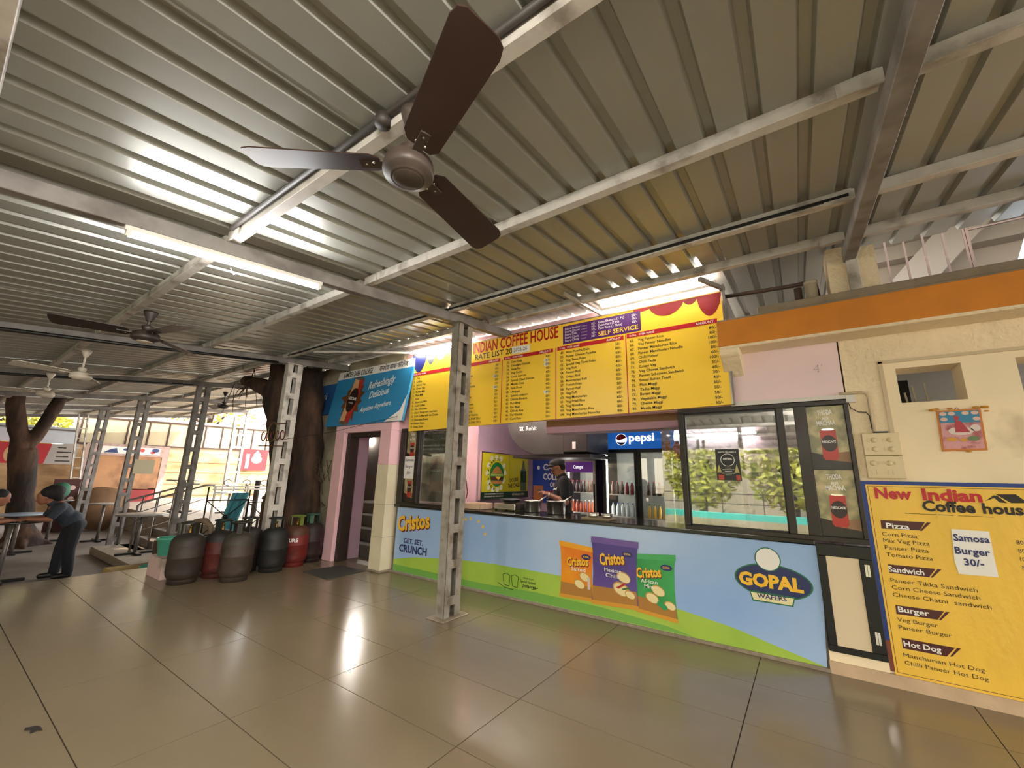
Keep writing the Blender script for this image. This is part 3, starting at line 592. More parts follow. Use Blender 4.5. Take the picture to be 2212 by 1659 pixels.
# black event poster stuck on the sliding glass
ev = MB(M('event_black_print', '17171a', 0.4)); EY = 4.314; ef = FY(EY); ev.prism(ef, [(-.68, 1.405), (-.478, 1.405), (-.482, 1.69), (-.678, 1.69)], -.001, 0)
ev.mat(m_whitep); txt(ev, 'SANTA CALLING 1.0', ef, -.58, 1.655, .013, w=.15, al='C', bold=.01, d=.001); txt(ev, 'AAYNAA', ef, -.58, 1.592, .017, w=.075, al='C', bold=.02, d=.001)
ring = [( .058*math.cos(t), .058*math.sin(t)) for t in [2*PI*k/24 for k in range(25)]]
for (x, y), (x2, y2) in zip(ring[:-1], ring[1:]): ev.flat(ef, [(-.58+x, 1.59+y), (-.58+x2, 1.59+y2), (-.58+x2*.93, 1.59+y2*.93), (-.58+x*.93, 1.59+y*.93)], .001)
for i, ww in enumerate((.05, .1, .06, .11, .05)): ev.rect(ef, -.58-ww/2, -.58+ww/2, 1.515-.016*i, 1.52-.016*i, .001)
ev.mat(M('gift_red_print', 'b5442f', 0.5)).rect(ef, -.665, -.62, 1.41, 1.455, .0012).rect(ef, -.52, -.485, 1.41, 1.45, .0012)
ev.mat(M('tree_gold_print', 'b5a86a', 0.5))
for a in (-.66, -.515): ev.flat(ef, [(a-.015, 1.475), (a+.025, 1.475), (a+.005, 1.55)], .0012)
tag(ev.build('event_poster'), 'black event poster with a round wreath stuck on the sliding glass', 'poster')
# ================================================================== RIGHT WALL
PYW = 4.288
PO = thing('food_poster', 'large wrinkled yellow food menu poster glued on the lower right wall', 'poster', (1.1, PYW, .06))
bl = MB(M('blue_board_paint', '1f3a86', 0.5, var=.1)); bl.box(.345, 2.2, 4.29, 4.301, .3, 1.425); bl.mat(M('rust_edge', '8a4a3a', 0.8, var=.2)).box(.347, .4, 4.2905, 4.301, .1, .32); bl.build('backing_board', PO)
m_post = M('yellow_poster_vinyl', 'f0c24a', 0.32, var=.05, vscale=3, bump=.7, bscale=5, stretch=(1.6, 1, .7))
pv = MB(m_post); pf = FY(PYW)
N_ = 12
grid = [(PY(*(1870+(1931-1870)*t, 1048+(1456-1048)*t), PYW)) for t in (0, 1)]
pv.prism(pf, [(.372, .085), (2.2, .085), (2.2, 1.398), (.372, 1.398)], -.004, 0); pv.build('sheet', PO)
rl = MB(M('poster_maroon', '4a1216', 0.4)); rd = MB(m_red); bk = MB(m_blackp); wt = MB(m_whitep)
def pz(zx, zy): return (1750+zx/3.017, 1000+zy/3.017)
for a, b, c, d in ((.384, 2.2, 1.384, 1.387), (.384, .387, .1, 1.387), (.384, 2.2, .1, .103)): rl.rect(pf, a, b, c, d, .001)
txp(rd, 'New', PYW, pz(425, 228), pz(668, 240), 22, bold=.04); txp(rd, 'Indian', PYW, pz(735, 240), pz(1125, 250), 23, bold=.04)
txp(bk, 'Coffee', PYW, pz(735, 310), pz(1082, 327), 21, bold=.035); txp(bk, 'house', PYW, pz(1128, 328), (2236, 1112), 21, bold=.035)
bk.flat(pf, poly_px(PYW, pz(1140, 250), pz(1195, 212), pz(1215, 212), pz(1285, 262), pz(1235, 258), pz(1200, 228)), .002); bk.flat(pf, poly_px(PYW, pz(1210, 205), pz(1340, 205), pz(1420, 262), pz(1310, 262)), .002)
for a, b in ((615, 825), (835, 935), (965, 1195)): bk.flat(pf, poly_px(PYW, pz(a, 326+(a-615)*.045), pz(b, 326+(b-615)*.045), pz(b, 329+(b-615)*.045), pz(a, 329+(a-615)*.045)), .002)
for s, L, base in (('Pizza', [(458, 372), (748, 386), (715, 440), (465, 428)], (497, 424, 648, 430)), ('Sandwich', [(508, 660), (818, 690), (775, 745), (517, 716)], (512, 706, 745, 728)),
                   ('Burger', [(555, 925), (872, 968), (832, 1022), (562, 984)], (575, 968, 778, 992)), ('Hot Dog', [(595, 1140), (945, 1205), (890, 1262), (605, 1208)], (612, 1192, 858, 1240))):
    rl.flat(pf, poly_px(PYW, *[pz(*q) for q in L])[::-1], .0012)
    (x, y) = L[1]; rl.flat(pf, poly_px(PYW, pz(x+12, y+1), pz(x+38, y+4), pz(x-20, y+58), pz(x-34, y+56)), .0012)
    txp(wt, s, PYW, pz(base[0], base[1]), pz(base[2], base[3]), 11, bold=.025, d=.003)
for s, a in (('Corn Pizza', (470, 474, 698, 482)), ('Mix Veg Pizza', (478, 516, 778, 534)), ('Paneer Pizza', (488, 562, 772, 580)), ('Tomato Pizza', (498, 608, 800, 630)),
             ('Paneer Tikka Sandwich', (525, 775, 1090, 832)), ('Corn Cheese Sandwich', (533, 820, 1108, 886)), ('Cheese Chatni  sandwich', (540, 868, 1182, 948)),
             ('Veg Burger', (568, 1030, 832, 1066)), ('Paneer Burger', (578, 1080, 925, 1130)), ('Manchurian Hot Dog', (610, 1262, 1140, 1360)), ('Chilli Paneer Hot Dog', (618, 1312, 1165, 1418))):
    txp(bk, s, PYW, pz(a[0], a[1]), pz(a[2], a[3]), 8.5, bold=-.003)
for i, s in enumerate(('80/-', '80/-', '100/-', '80/-')): x, y = pz(1345+13*i, 530+55*i); txp(bk, s, PYW, (x, y), (x+26, y+3), 9)
rl.build('maroon_print', PO); rd.build('red_lettering', PO); bk.build('black_lettering', PO); wt.build('white_lettering', PO)
nn = MB(m_whitep); nn.flat(FY(PYW-.001), poly_px(PYW, pz(918, 430), pz(1165, 447), pz(1195, 600), pz(1228, 745), pz(968, 722), pz(940, 640)), .003)
o = tag(nn.build('price_paper'), 'creased white paper price slip glued on the yellow food poster', 'note')
nl = MB(tn)
for s, a in (('Samosa', (935, 505, 1172, 522)), ('Burger', (945, 588, 1175, 602)), ('30/-', (1005, 665, 1135, 675))): txp(nl, s, PYW, pz(a[0], a[1]), pz(a[2], a[3]), 14, bold=.025, d=.0065)
nl.build('lettering', o)
# switch boxes
m_sw = M('ivory_switch_plastic', 'd9c69c', 0.4)
SWH = 1.615
for lab, z0, z1, top in (('upper ivory switch box with four sockets beside the posters', 1.618, 1.79, True), ('lower ivory switch box standing right on the food poster edge', 1.445, 1.614, False)):
    T = thing('switch_box', lab, 'switch box', (.505, 4.3, z0))
    MB(m_sw).box(.395, .617, 4.25, 4.303, z0, z1).build('box_cover', T, .004)
    for r in range(2):
        for c in range(2):
            x = .445+.095*c; z = z1-.055-.07*r
            if top or r == 0:
                MB(m_sw).lathe([(0, .014), (.014, .013), (.019, .005), (.02, 0)], (x+(.02 if top else -.008), 4.25, z), 14, Matrix.Rotation(PI/2, 3, 'X')).build('regulator_knob', T)
                MB(m_sw).box(x-(.022 if top else -.025), x-(.008 if top else -.04), 4.243, 4.25, z-.012, z+.012).build('rocker_switch', T)
            else:
                MB(m_sw).box(x-.022, x+.0, 4.244, 4.25, z-.016, z+.016).build('rocker_switch', T); MB(m_sw).box(x+.004, x+.026, 4.244, 4.25, z-.016, z+.016).build('rocker_switch', T)
# conduits and cables on the wall
cd = MB(M('cream_conduit', 'c9b796', 0.5)); cd.tube([(.30, 4.285, 2.125), (.44, 4.285, 2.125), (.468, 4.285, 2.115), (.48, 4.285, 2.085), (.48, 4.285, 1.79)], .011, 8)
tag(cd.build('conduit_pipe'), 'cream bent conduit pipe dropping to the upper switch box', 'pipe')
tag(MB(M('cream_trunking', 'cbb795', 0.55)).box(.572, .598, 4.288, 4.305, 1.79, 2.36).box(.572, 3.5, 4.288, 4.301, 2.345, 2.368).build('cable_trunking'), 'cream cable trunking framing the small wall opening', 'trunking')
tag(MB(m_white).box(.337, .40, 4.28, 4.303, 2.045, 2.11).build('junction_box', bevel=.003), 'small white junction box at the corner of the black window frame', 'box')
tag(MB(m_dark).tube([(.345, 4.275, 2.05), (.36, 4.275, 2.0), (.40, 4.275, 1.965), (.45, 4.275, 1.96), (.465, 4.275, 1.93), (.468, 4.275, 1.82)], .0035, 6).build('cable'), 'thin black cable looping from the junction box to the switch box', 'cable')
tag(MB(m_dark).box(.47, .56, 4.262, 4.303, 1.79, 1.803).build('cable_gland', bevel=.004), 'black foam strip on top of the upper switch box', 'strip')
# devotional picture: plain generic stand-in for the print
DP = thing('devotional_print', 'small orange edged devotional picture with dried marigolds on the cream wall', 'picture', (.96, 4.295, 1.65)); DF = FY(4.295)
pc = MB(M('orange_gilt_edge', 'c8792b', 0.5)); pc.prism(DF, [(.838, 1.645), (1.066, 1.65), (1.076, 1.948), (.85, 1.945)], -.008, 0); pc.build('border', DP)
pc = MB(M('picture_pink', 'd3989a', 0.5, col2='a85a5e', c2scale=22)); pc.flat(DF, [(.85, 1.66), (1.055, 1.663), (1.064, 1.936), (.861, 1.933)], .002)
pc.mat(M('picture_blue', '3583a8', 0.5)).flat(DF, [(.857, 1.85), (1.06, 1.85), (1.064, 1.936), (.861, 1.933)], .003)
pc.mat(M('picture_rosette', 'd9b7a5', 0.5))
for x, z in ((.88, 1.918), (.925, 1.918), (.995, 1.918), (1.042, 1.918), (.88, 1.878), (1.045, 1.875)): pc.ell(DF, x, z, .019, .014, .004, 14)
pc.mat(M('picture_white', 'dccbc2', 0.5)).ell(DF, .955, 1.79, .065, .03, .004).ell(DF, 1.03, 1.81, .025, .025, .004)
pc.mat(M('picture_red', 'b33c46', 0.5)).flat(DF, [(.925, 1.78), (1.0, 1.78), (.965, 1.86), (.935, 1.87)], .005).ell(DF, .945, 1.885, .014, .018, .005, 12)
pc.mat(M('picture_green', '6c7f57', 0.5)).ell(DF, 1.01, 1.735, .03, .018, .005, 12); pc.mat(M('marigold_print', 'd39a2a', 0.5)).ell(DF, .9, 1.73, .03, .014, .005, 12).ell(DF, .96, 1.725, .02, .012, .006, 12)
pc.build('picture_print', DP)
for x, z, s in ((.83, 1.95, .02), (.85, 1.955, .015), (.92, 1.955, .014), (1.05, 1.955, .016), (1.095, 1.955, .02), (1.1, 1.925, .012), (.97, 1.643, .014)):
    MB(M('dried_marigold', 'c48a2b', 0.8, var=.2, vscale=80)).lathe([(0, -s*.5), (s*.8, -s*.3), (s, 0), (s*.7, s*.4), (0, s*.5)], (x, 4.285, z), 8, sx=1.2).build('marigold', DP)
MB(m_dark).tube([(.945, 4.29, 1.945), (.955, 4.285, 1.962), (.967, 4.29, 1.946)], .002, 5).build('hanging_wire', DP)
# view through the wall openings: white wall lit from above, dark shutter, glass spikes on the sill
struct(MB(M('light_well_white', 'd8d6d3', 0.8)).box(.5, 9, 5.9, 6.05, 0, 2.6).build('wall_well'))
tag(MB(M('dark_shed', '2c2a28', 0.8)).box(.52, .93, 5.5, 5.6, 1.7, 2.42).build('shed_shutter'), 'dark ragged shutter seen through the small wall opening', 'shutter')
sp = thing('spike_strip', 'row of pale spikes standing on the sill of the wall opening', 'spikes', (.85, 4.5, 2.02))
for x, h in ((.70, .1), (.74, .11), (.79, .16), (.86, .18)): MB(M('spike_paint', 'a59a88', 0.6)).bar((x, 4.5, 2.02), (x-.01, 4.5, 2.02+h), .012).build('spike', sp)
# ---- upper right: balcony grille, pipes, tarpaulin
gr = thing('balcony_grille', 'rusty steel balcony grille above the orange sunshade', 'railing', (1.6, 4.95, 2.93))
m_rust = M('rusty_steel', '4d382b', 0.7, var=.2, vscale=12)
for k in range(5): MB(m_rust).bar((.86+.13*k, 4.95, 2.93), (.86+.13*k, 4.95, 3.9), .014).build('bar', gr)
for z in (3.62, 3.98): MB(m_rust).bar((1.4, 4.95, z), (3.2, 4.95, z), .014).build('rail', gr)
MB(m_rust).bar((1.4, 4.95, 2.93), (1.4, 4.95, 4.1), .018).build('post', gr); MB(m_rust).bar((1.42, 4.95, 3.63), (1.7, 4.95, 3.97), .012).build('brace', gr)
for cx_ in (1.75, 2.0):
    pts = [(cx_+(.02+.035*t)*math.cos(1.6*t), 4.95, 3.8+(.02+.035*t)*math.sin(1.6*t)) for t in [k*.35 for k in range(12)]]
    MB(m_rust).tube(pts, .007, 6).build('scroll', gr)
tp = MB(M('pale_blue_tarpaulin', 'b9c6d6', 0.5, var=.06)); tp.add([(1.6, 5.3, 2.93), (4, 5.3, 2.93), (4, 5.8, 4.2), (2.15, 5.8, 4.2), (1.6, 5.32, 2.92), (4, 5.32, 2.92), (4, 5.82, 4.2), (2.15, 5.82, 4.2)], [(0, 1, 2, 3), (7, 6, 5, 4), (0, 3, 7, 4), (1, 5, 6, 2), (3, 2, 6, 7)])
tag(tp.build('tarpaulin'), 'pale blue tarpaulin slung behind the balcony grille', 'tarpaulin')
tag(MB(M('off_white_pvc', 'b9ab93', 0.6, var=.15)).lathe([(.0, 0), (.045, 0), (.045, .17), (.052, .17), (.052, .2), (.04, .2), (.04, .1), (0, .1)], (.215, 4.22, 2.93), 14).build('pvc_stub'), 'short off white drain pipe stub standing on the sunshade', 'pipe')
tag(MB(m_rust).tube([(.12, 4.25, 2.93), (.12, 4.25, 3.1)], .03, 10).build('rusty_stub'), 'rusty brown pipe stub beside the off white drain stub', 'pipe')
tag(MB(m_rust).tube([(-.5, 4.62, 3.32), (.1, 4.6, 3.28), (.22, 4.5, 3.24), (.25, 4.4, 3.2), (.27, 4.36, 2.95)], .022, 8).build('rusty_pipe'), 'rusty brown water pipe bending down behind the menu board corner', 'pipe')
tag(MB(m_steelw).box(-.48, .3, 4.9, 4.96, 3.02, 3.08).build('white_strut'), 'whitewashed steel strut behind the right end of the menu board', 'strut')
bb = MB(m_steel); bb.bar((-.62, 3.88, zb(3.88)+.06), (-.47, 4.27, 3.26), .03, .04); tag(bb.build('board_hanger'), 'dark steel hanger at the right top corner of the menu board', 'bracket')
bb = MB(m_steelw); bb.bar((-1.9, 3.6, zb(3.6)+.16), (-1.75, 4.23, 3.255), .025, .03); tag(bb.build('board_stay'), 'white strip stay running from the roof to the top of the menu board', 'bracket')
bb = MB(m_steelw); bb.bar((-6.0, 3.2, zb(3.2)+.1), (-4.9, 4.2, 3.27), .03, .03); tag(bb.build('sign_stay'), 'white strip stay above the blue drinks signboard', 'bracket')
tag(MB(m_steel).box(-.487, -.462, 4.235, 4.265, 2.09, 3.3).build('board_post', bevel=.002), 'thin grey post along the right edge of the menu board', 'post')

# ================================================================== LAMPS, FANS, COLUMNS
def tube_light(label, p, q, dn, w=.045, led=None):
    p = Vector(p); q = Vector(q); dn = Vector(dn); T = thing('tube_light', label, 'tube light', (p+q)/2)
    t = (q-p).normalized(); mb = MB(m_white); mb.bar(p-t*.02, q+t*.02, w*.8, .03, up=dn); mb.build('batten', T, .003)
    l = MB(led or m_led); l.tube([p+dn*.035, q+dn*.035], .016, 10); l.build('tube', T)
    c = MB(m_white)
    for e in (p, q): c.obox(e+dn*.025, t*.012, t.cross(dn)*.018, dn*.025)
    c.build('end_cap', T)
    return T
tl = tube_light('long bright tube light fixed along the roof beam left of the ceiling fan', (-3.1, .46, zb(.46)-.012), (-3.1, 1.62, zb(1.62)-.012), (-.1, 0, -.995), led=m_led1)
MB(m_whitep).tube([(-3.12, 1.0, 2.76), (-3.14, 1.03, 2.73), (-3.15, 1.05, 2.75)], .003, 5).build('lead_wire', tl)
tube_light('tube light above the left end of the menu board, half hidden by the grey column', (-4.92, 4.2, 3.29), (-3.74, 4.2, 3.29), (0, -.6, -.8), led=m_ledb)
tube_light('tube light along the top right edge of the menu board', (-1.72, 4.2, 3.3), (-.54, 4.2, 3.3), (0, -.6, .8), led=m_ledb)
tube_light('kitchen tube light seen through the sliding glass', (-1.75, 7.95, 2.2), (-.6, 7.95, 2.2), (0, -1, 0), led=m_ledk)
tube_light('kitchen tube light under the slab over the stove', (-4.5, 5.15, 2.72), (-3.3, 5.15, 2.72), (0, 0, -1), led=m_ledk)

m_fanb = M('brown_fan_enamel', '33221b', 0.35, var=.1, vscale=5); m_fanh = M('dusty_fan_housing', '453a32', 0.5, var=.2, vscale=14)
m_fanw = M('white_fan_enamel', 'cbbfae', 0.5); m_fand = M('dark_fan_enamel', '2b211c', 0.5)
def fan(label, loc, ang, rod, mblade, mhouse, R=.64, pitch=.2, group=None, mcap=None):
    T = thing('ceiling_fan', label, 'ceiling fan', (0, 0, 0), 0, group)
    MB(mhouse).lathe([(0, -.036), (.066, -.036), (.074, -.032), (.078, -.026), (.1, -.02), (.106, -.006), (.106, .012), (.1, .022), (.1, .04), (.075, .055), (.03, .062), (.02, .075)], (0, 0, 0), 28).build('motor_housing', T)
    MB(mcap or mhouse).lathe([(0, -.04), (.058, -.04), (.063, -.035)], (0, 0, 0), 24).build('cap', T)
    MB(mhouse).tube([(0, 0, .05), (0, 0, rod)], .011, 10).build('down_rod', T)
    MB(mhouse).lathe([(.015, .06), (.035, .07), (.045, .11), (.02, .125)], (0, 0, 0), 14).build('lower_canopy', T)
    MB(mhouse).lathe([(.02, rod-.1), (.05, rod-.03), (.055, rod-.005), (.0, rod)], (0, 0, 0), 14).build('upper_canopy', T)
    bl = None
    for k in range(3):
        if bl is None:
            mb = MB(mblade); out = [(.115, .05), (.15, .075), (R-.05, .09), (R-.015, .08), (R, .055), (R, -.055), (R-.015, -.08), (R-.05, -.09), (.15, -.075), (.115, -.05)]
            cs, sn = math.cos(pitch), math.sin(pitch); n = len(out)
            vs = [(x, y*cs, .035+y*sn+dz) for dz in (0, .006) for x, y in out]
            mb.add(vs, [tuple(range(n))[::-1], tuple(range(n, 2*n))]+[(i, (i+1) % n, n+(i+1) % n, n+i) for i in range(n)])
            mb.mat(mhouse); mb.box(.07, .2, -.02, .02, .028, .036)
            mb.mat(m_chrome)
            for x, y in ((.14, .02), (.14, -.02), (.175, 0)): mb.lathe([(0, -.004), (.005, -.003), (.006, 0)], (x, y*cs, .03+y*sn), 8)
            bl = mb.build('blade', T); b_ = bl
        else:
            b_ = bpy.data.objects.new('blade', bl.data); COL.objects.link(b_); b_.parent = T
        b_.rotation_euler = (0, 0, math.radians(ang+120*k))
    T.location = loc
    return T
fan('large dark brown ceiling fan hanging nearest, under the bright roof sheets', (-1.226, .95, 2.625), -23, .3, m_fanb, m_fanh, .66, -.3)
fan('dark ceiling fan with a pale cap over the left tables', (-4.85, 1.0, 2.56), 12, .26, m_fand, m_fand, .62, .2, mcap=m_fanw)
fan('nearer of the two white ceiling fans at the far left', (-7.4, 1.0, 2.5), 40, .36, m_fanw, m_fanw, .6)
fan('farther of the two white ceiling fans, above the forked tree', (-9.85, 1.0, 2.5), 10, .36, m_fanw, m_fanw, .6)
fan('small dark ceiling fan far off between the columns and the leaning trunk', (-10.95, 3.88, 2.82), 70, .36, m_fand, m_fand, .6)

def column(label, x, y, z0, top, sx=.11, sy=.24, step=.345, mat=None):
    T = thing('steel_column', label, 'column', (x, y+sy/2, z0), 0, 'steel columns'); m = mat or m_colpaint
    for s in (0, 1):
        ya = y if s == 0 else y+sy; dirn = 1 if s == 0 else -1
        c = MB(m); c.box(x-sx/2, x+sx/2, min(ya, ya+dirn*.006), max(ya, ya+dirn*.006), z0, top)
        for e in (-1, 1): c.box(x+e*sx/2-(.006 if e > 0 else 0), x+e*sx/2+(.0 if e > 0 else .006), min(ya, ya+dirn*.085), max(ya, ya+dirn*.085), z0, top)
        c.build('channel', T, .003)
    z = z0+.12; k = 0
    while z < top-.05:
        for e in (-1, 1): MB(m).box(x+e*(sx/2+.003)-.003, x+e*(sx/2+.003)+.003, y+.02, y+sy-.02, z, z+.085).build('batten', T)
        z += step
    MB(m).box(x-sx/2-.03, x+sx/2+.03, y-.03, y+sy+.03, top-.012, top).build('cap_plate', T)
    return T
cl0 = column('steel column of battened channels standing alone in front of the counter', -3.12, 3.27, 0, zb(3.39))
MB(m_conc).box(-3.24, -3.0, 3.2, 3.58, 0, .012).build('grout_pad', cl0, .01)
column('steel column of battened channels in front of the old tree trunk', -6.72, 3.17, 0, zb(3.29), mat=m_steelw)
column('steel column of battened channels just behind the green bucket', -10.2, 3.08, GZ, zb(3.2), mat=m_steel)
column('steel column of battened channels beside the stair rail, with a small notice on it', -13.75, 2.98, GZ, zb(3.1), mat=m_steel)
column('steel column of battened channels behind the leaning person, beside the kiosk', -17.2, 2.9, GZ, zb(3.0), mat=m_steel)
column('far sunlit steel column on the terrace near the red poster', -19.0, 7.2, .15, 3.75, sx=.14, sy=.5, step=.5, mat=m_steelw)
tag(MB(M('notice_card', 'b5ab8e', 0.7)).box(-13.68, -13.67, 3.15, 3.55, 1.25, 1.6).build('notice_card'), 'small beige notice card tied on a thin column beside the stair rail', 'notice')
# cables along the roof
tag(MB(m_dark).bar((-6.6, 3.11, zb(3.11)+.12), (.42, 3.11, zb(3.11)+.125), .012, .02).build('roof_cable'), 'long black cable clipped along the roof purlin nearest the menu board', 'cable')
tag(MB(M('grey_conduit', '39332e', 0.55)).tube([(-3.0, .925, zb(.925)+.155), (-1.38, .925, zb(.925)+.155), (.4, .925, zb(.925)+.155)], .016, 8).build('roof_conduit'), 'dark grey conduit along the purlin above the nearest ceiling fan', 'pipe')
jb = MB(M('grey_conduit')); jb.lathe([(0, -.03), (.035, -.03), (.035, .02), (0, .025)], (-1.4, .92, zb(.92)+.13), 12); tag(jb.build('conduit_box'), 'round dusty junction box on the roof conduit beside the nearest fan', 'junction box')
tag(MB(m_dark).tube([(-6.65, -.6, zb(-.6)+.02), (-6.65, 1.3, zb(1.3)+.0), (-6.66, 3.0, zb(3.0))], .022, 6).build('beam_cable'), 'thick black cable hung along the second roof beam', 'cable')
tag(MB(m_dark).tube([(-10.12, -.6, zb(-.6)+.0), (-10.12, 3.0, zb(3.0))], .022, 6).build('beam_cable'), 'thick black cable hung along the third roof beam', 'cable')
# ================================================================== KITCHEN
# burger light box on the left kitchen wall
BS = Fr((-4.93, 6.07, .98), (0, 1, 0), (0, 0, 1)); BW_, BH = 1.6, .85
T = thing('burger_signboard', 'yellow burger signboard with a green oval on the left kitchen wall', 'signboard', (-4.95, 6.9, .98))
mb = MB(M('lime_yellow_print', 'c4b923', 0.4)); mb.prism(BS, [(0, 0), (BW_, 0), (BW_, BH), (0, BH)], -.07, 0); mb.build('panel', T)
mb = MB(m_chrome); mb.prism(BS, [(-.02, -.02), (0, -.02), (0, BH+.02), (-.02, BH+.02)], -.07, .01); mb.prism(BS, [(0, -.02), (BW_, -.02), (BW_, 0), (0, 0)], -.07, .01); mb.prism(BS, [(0, BH), (BW_, BH), (BW_, BH+.015), (0, BH+.015)], -.07, .01); mb.build('frame', T)
mb = MB(M('blob_pale_print', 'c9cdb8', 0.45))
random.seed(5)
for a, b in [(.3, .75), (.45, .77), (.6, .75), (.2, .62), (.7, .62), (.17, .47), (.74, .48), (.22, .3), (.7, .33), (.62, .2), (.36, .16), (.5, .16), (.22, .2)]: mb.ell(BS, a, b, .06, .05, .002, 6, random.uniform(0, 1))
mb.mat(M('sign_green_print', '1f7a3a', 0.4)).ell(BS, .48, .45, .23, .23, .004, 30)
mb.mat(M('bun_print', 'b87a3c', 0.5)).flat(BS, [(.3+.36*k/12, .47+.13*math.sin(PI*k/12)) for k in range(13)], .006); mb.flat(BS, [(.3, .33), (.33, .27), (.63, .27), (.66, .33)], .006)
mb.mat(M('patty_print', '5a2a1c', 0.5)).rect(BS, .29, .67, .34, .4, .007); mb.mat(M('lettuce_print', '9fb04a', 0.5)).rect(BS, .28, .68, .42, .46, .007); mb.mat(M('cheese_print', 'e0b84a', 0.5)).flat(BS, [(.42, .41), (.6, .41), (.52, .34)], .008)
mb.mat(M('sign_dark_green', '12351f', 0.4)).rect(BS, 0, BW_, 0, .12, .004)
mb.mat(M('bottle_print', '5d6b52', 0.4)).flat(BS, [(1.3, .13), (1.52, .13), (1.52, .5), (1.46, .62), (1.44, .75), (1.38, .75), (1.36, .62), (1.3, .5)], .004); mb.mat(M('sign_dark_green')).rect(BS, 1.3, 1.52, .3, .54, .006)
mb.mat(m_dark).rect(BS, .888, .892, 0, BH, .003); mb.build('picture_print', T)
lt = MB(m_blackp); txt(lt, 'DOUBLE', BS, .92, .3, .07, w=.3, bold=.02, rot=.12); txt(lt, 'THE CHILL!', BS, .86, .18, .08, w=.42, bold=.02, rot=.1)
for s, a0_, a1_ in (('BANTER', 145, 75), ('BURGER', 250, 165)):
    for i, ch in enumerate(s):
        a = math.radians(a0_+(a1_-a0_)*i/(len(s)-1)); txt(lt, ch, BS, .48+.265*math.cos(a), .45+.265*math.sin(a), .045, al='C', bold=.03, rot=a-PI/2, d=.008)
lt.build('black_lettering', T)
lt = MB(m_whitep); txt(lt, 'SHRI RAMDEOBABA COLLEGE OF', BS, .1, .072, .026, w=.6, d=.008); txt(lt, 'ENGINEERING AND MANAGEMENT', BS, .1, .026, .026, w=.6, d=.008); txt(lt, 'श्री रामदेवबाबा कॉलेज', BS, 1.0, .04, .04, w=.45, d=.008); lt.build('white_lettering', T)
# blue cafe panel on the back wall
T = thing('cafe_signboard', 'blue cafe and cold drinks panel on the back wall behind the cook', 'signboard', (-4.45, 7.97, .86)); f8 = FY(7.96)
mb = MB(M('cafe_blue_print', '1d3a8c', 0.4, var=.08, vscale=1.5)); mb.prism(f8, [(-4.99, .86), (-3.85, .86), (-3.85, 1.8), (-4.99, 1.8)], -.03, 0); mb.mat(M('pack_orange_print', 'b06a35', 0.5)).rect(f8, -4.97, -4.72, .87, 1.22, .002); mb.mat(M('cup_red_print', '8a1c2c', 0.5)).rect(f8, -4.62, -4.42, .87, 1.12, .002); mb.build('panel', T)
lt = MB(m_whitep); txt(lt, 'CAFÉ', f8, -4.72, 1.55, .13, w=.4, bold=.02); txt(lt, 'COLD COFFEE', f8, -4.72, 1.35, .13, w=.95, bold=.02); txt(lt, 'ON THE GO', f8, -4.55, 1.2, .09, w=.55, bold=.02); lt.ell(f8, -4.84, 1.6, .035, .045, .003, 14); lt.build('lettering', T)
# exhaust hood
T = thing('exhaust_hood', 'big grey sheet metal exhaust hood hanging over the cooking area', 'hood', (-3.3, 6.1, 1.74)); m_hood = M('galvanised_hood', '3d3d39', 0.42, .6, var=.12, vscale=5)
fh = Fr((0, 5.7, 0), (1, 0, 0), (0, 0, 1)); arc = [(-3.45-.65*math.cos(t), 2.35-.6*math.sin(t)) for t in [k*PI/2/10 for k in range(11)]]
mb = MB(m_hood); mb.smooth = False; mb.prism(fh, [(-4.1, 2.74)]+arc+[(-3.02, 1.75), (-3.02, 2.74)], -.8, 0); mb.build('curved_duct', T, .004)
mb = MB(m_hood).box(-3.01, -2.62, 5.68, 6.5, 1.78, 2.74); mb.mat(m_whitep).box(-2.86, -2.8, 5.672, 5.68, 1.82, 1.93); mb.build('filter_box', T, .004)
MB(m_dark).box(-4.0, -2.6, 5.75, 6.45, 1.70, 1.75).build('bottom_rim', T)
mk = MB(M('chalk', 'c9c9c0', 0.9)); txt(mk, 'डा. Rohit', Fr((0, 5.7, 0), (1, 0, 0), (0, 0, 1)), -3.85, 2.14, .07, w=.34, bold=.01, d=.004); mk.build('chalk_writing', T)
tag(MB(m_dark).box(-3.1, -2.93, 6.55, 6.85, 1.7, 2.74).build('dark_duct'), 'black vertical duct between the hood and the drinks fridge', 'duct')
tag(MB(M('grey_plaster_pillar', '8a857c', 0.9, bump=.2)).box(-3.1, -2.93, 7.0, 7.4, 1.78, 2.3).build('grey_block'), 'grey plastered block above the purple fridge', 'block')

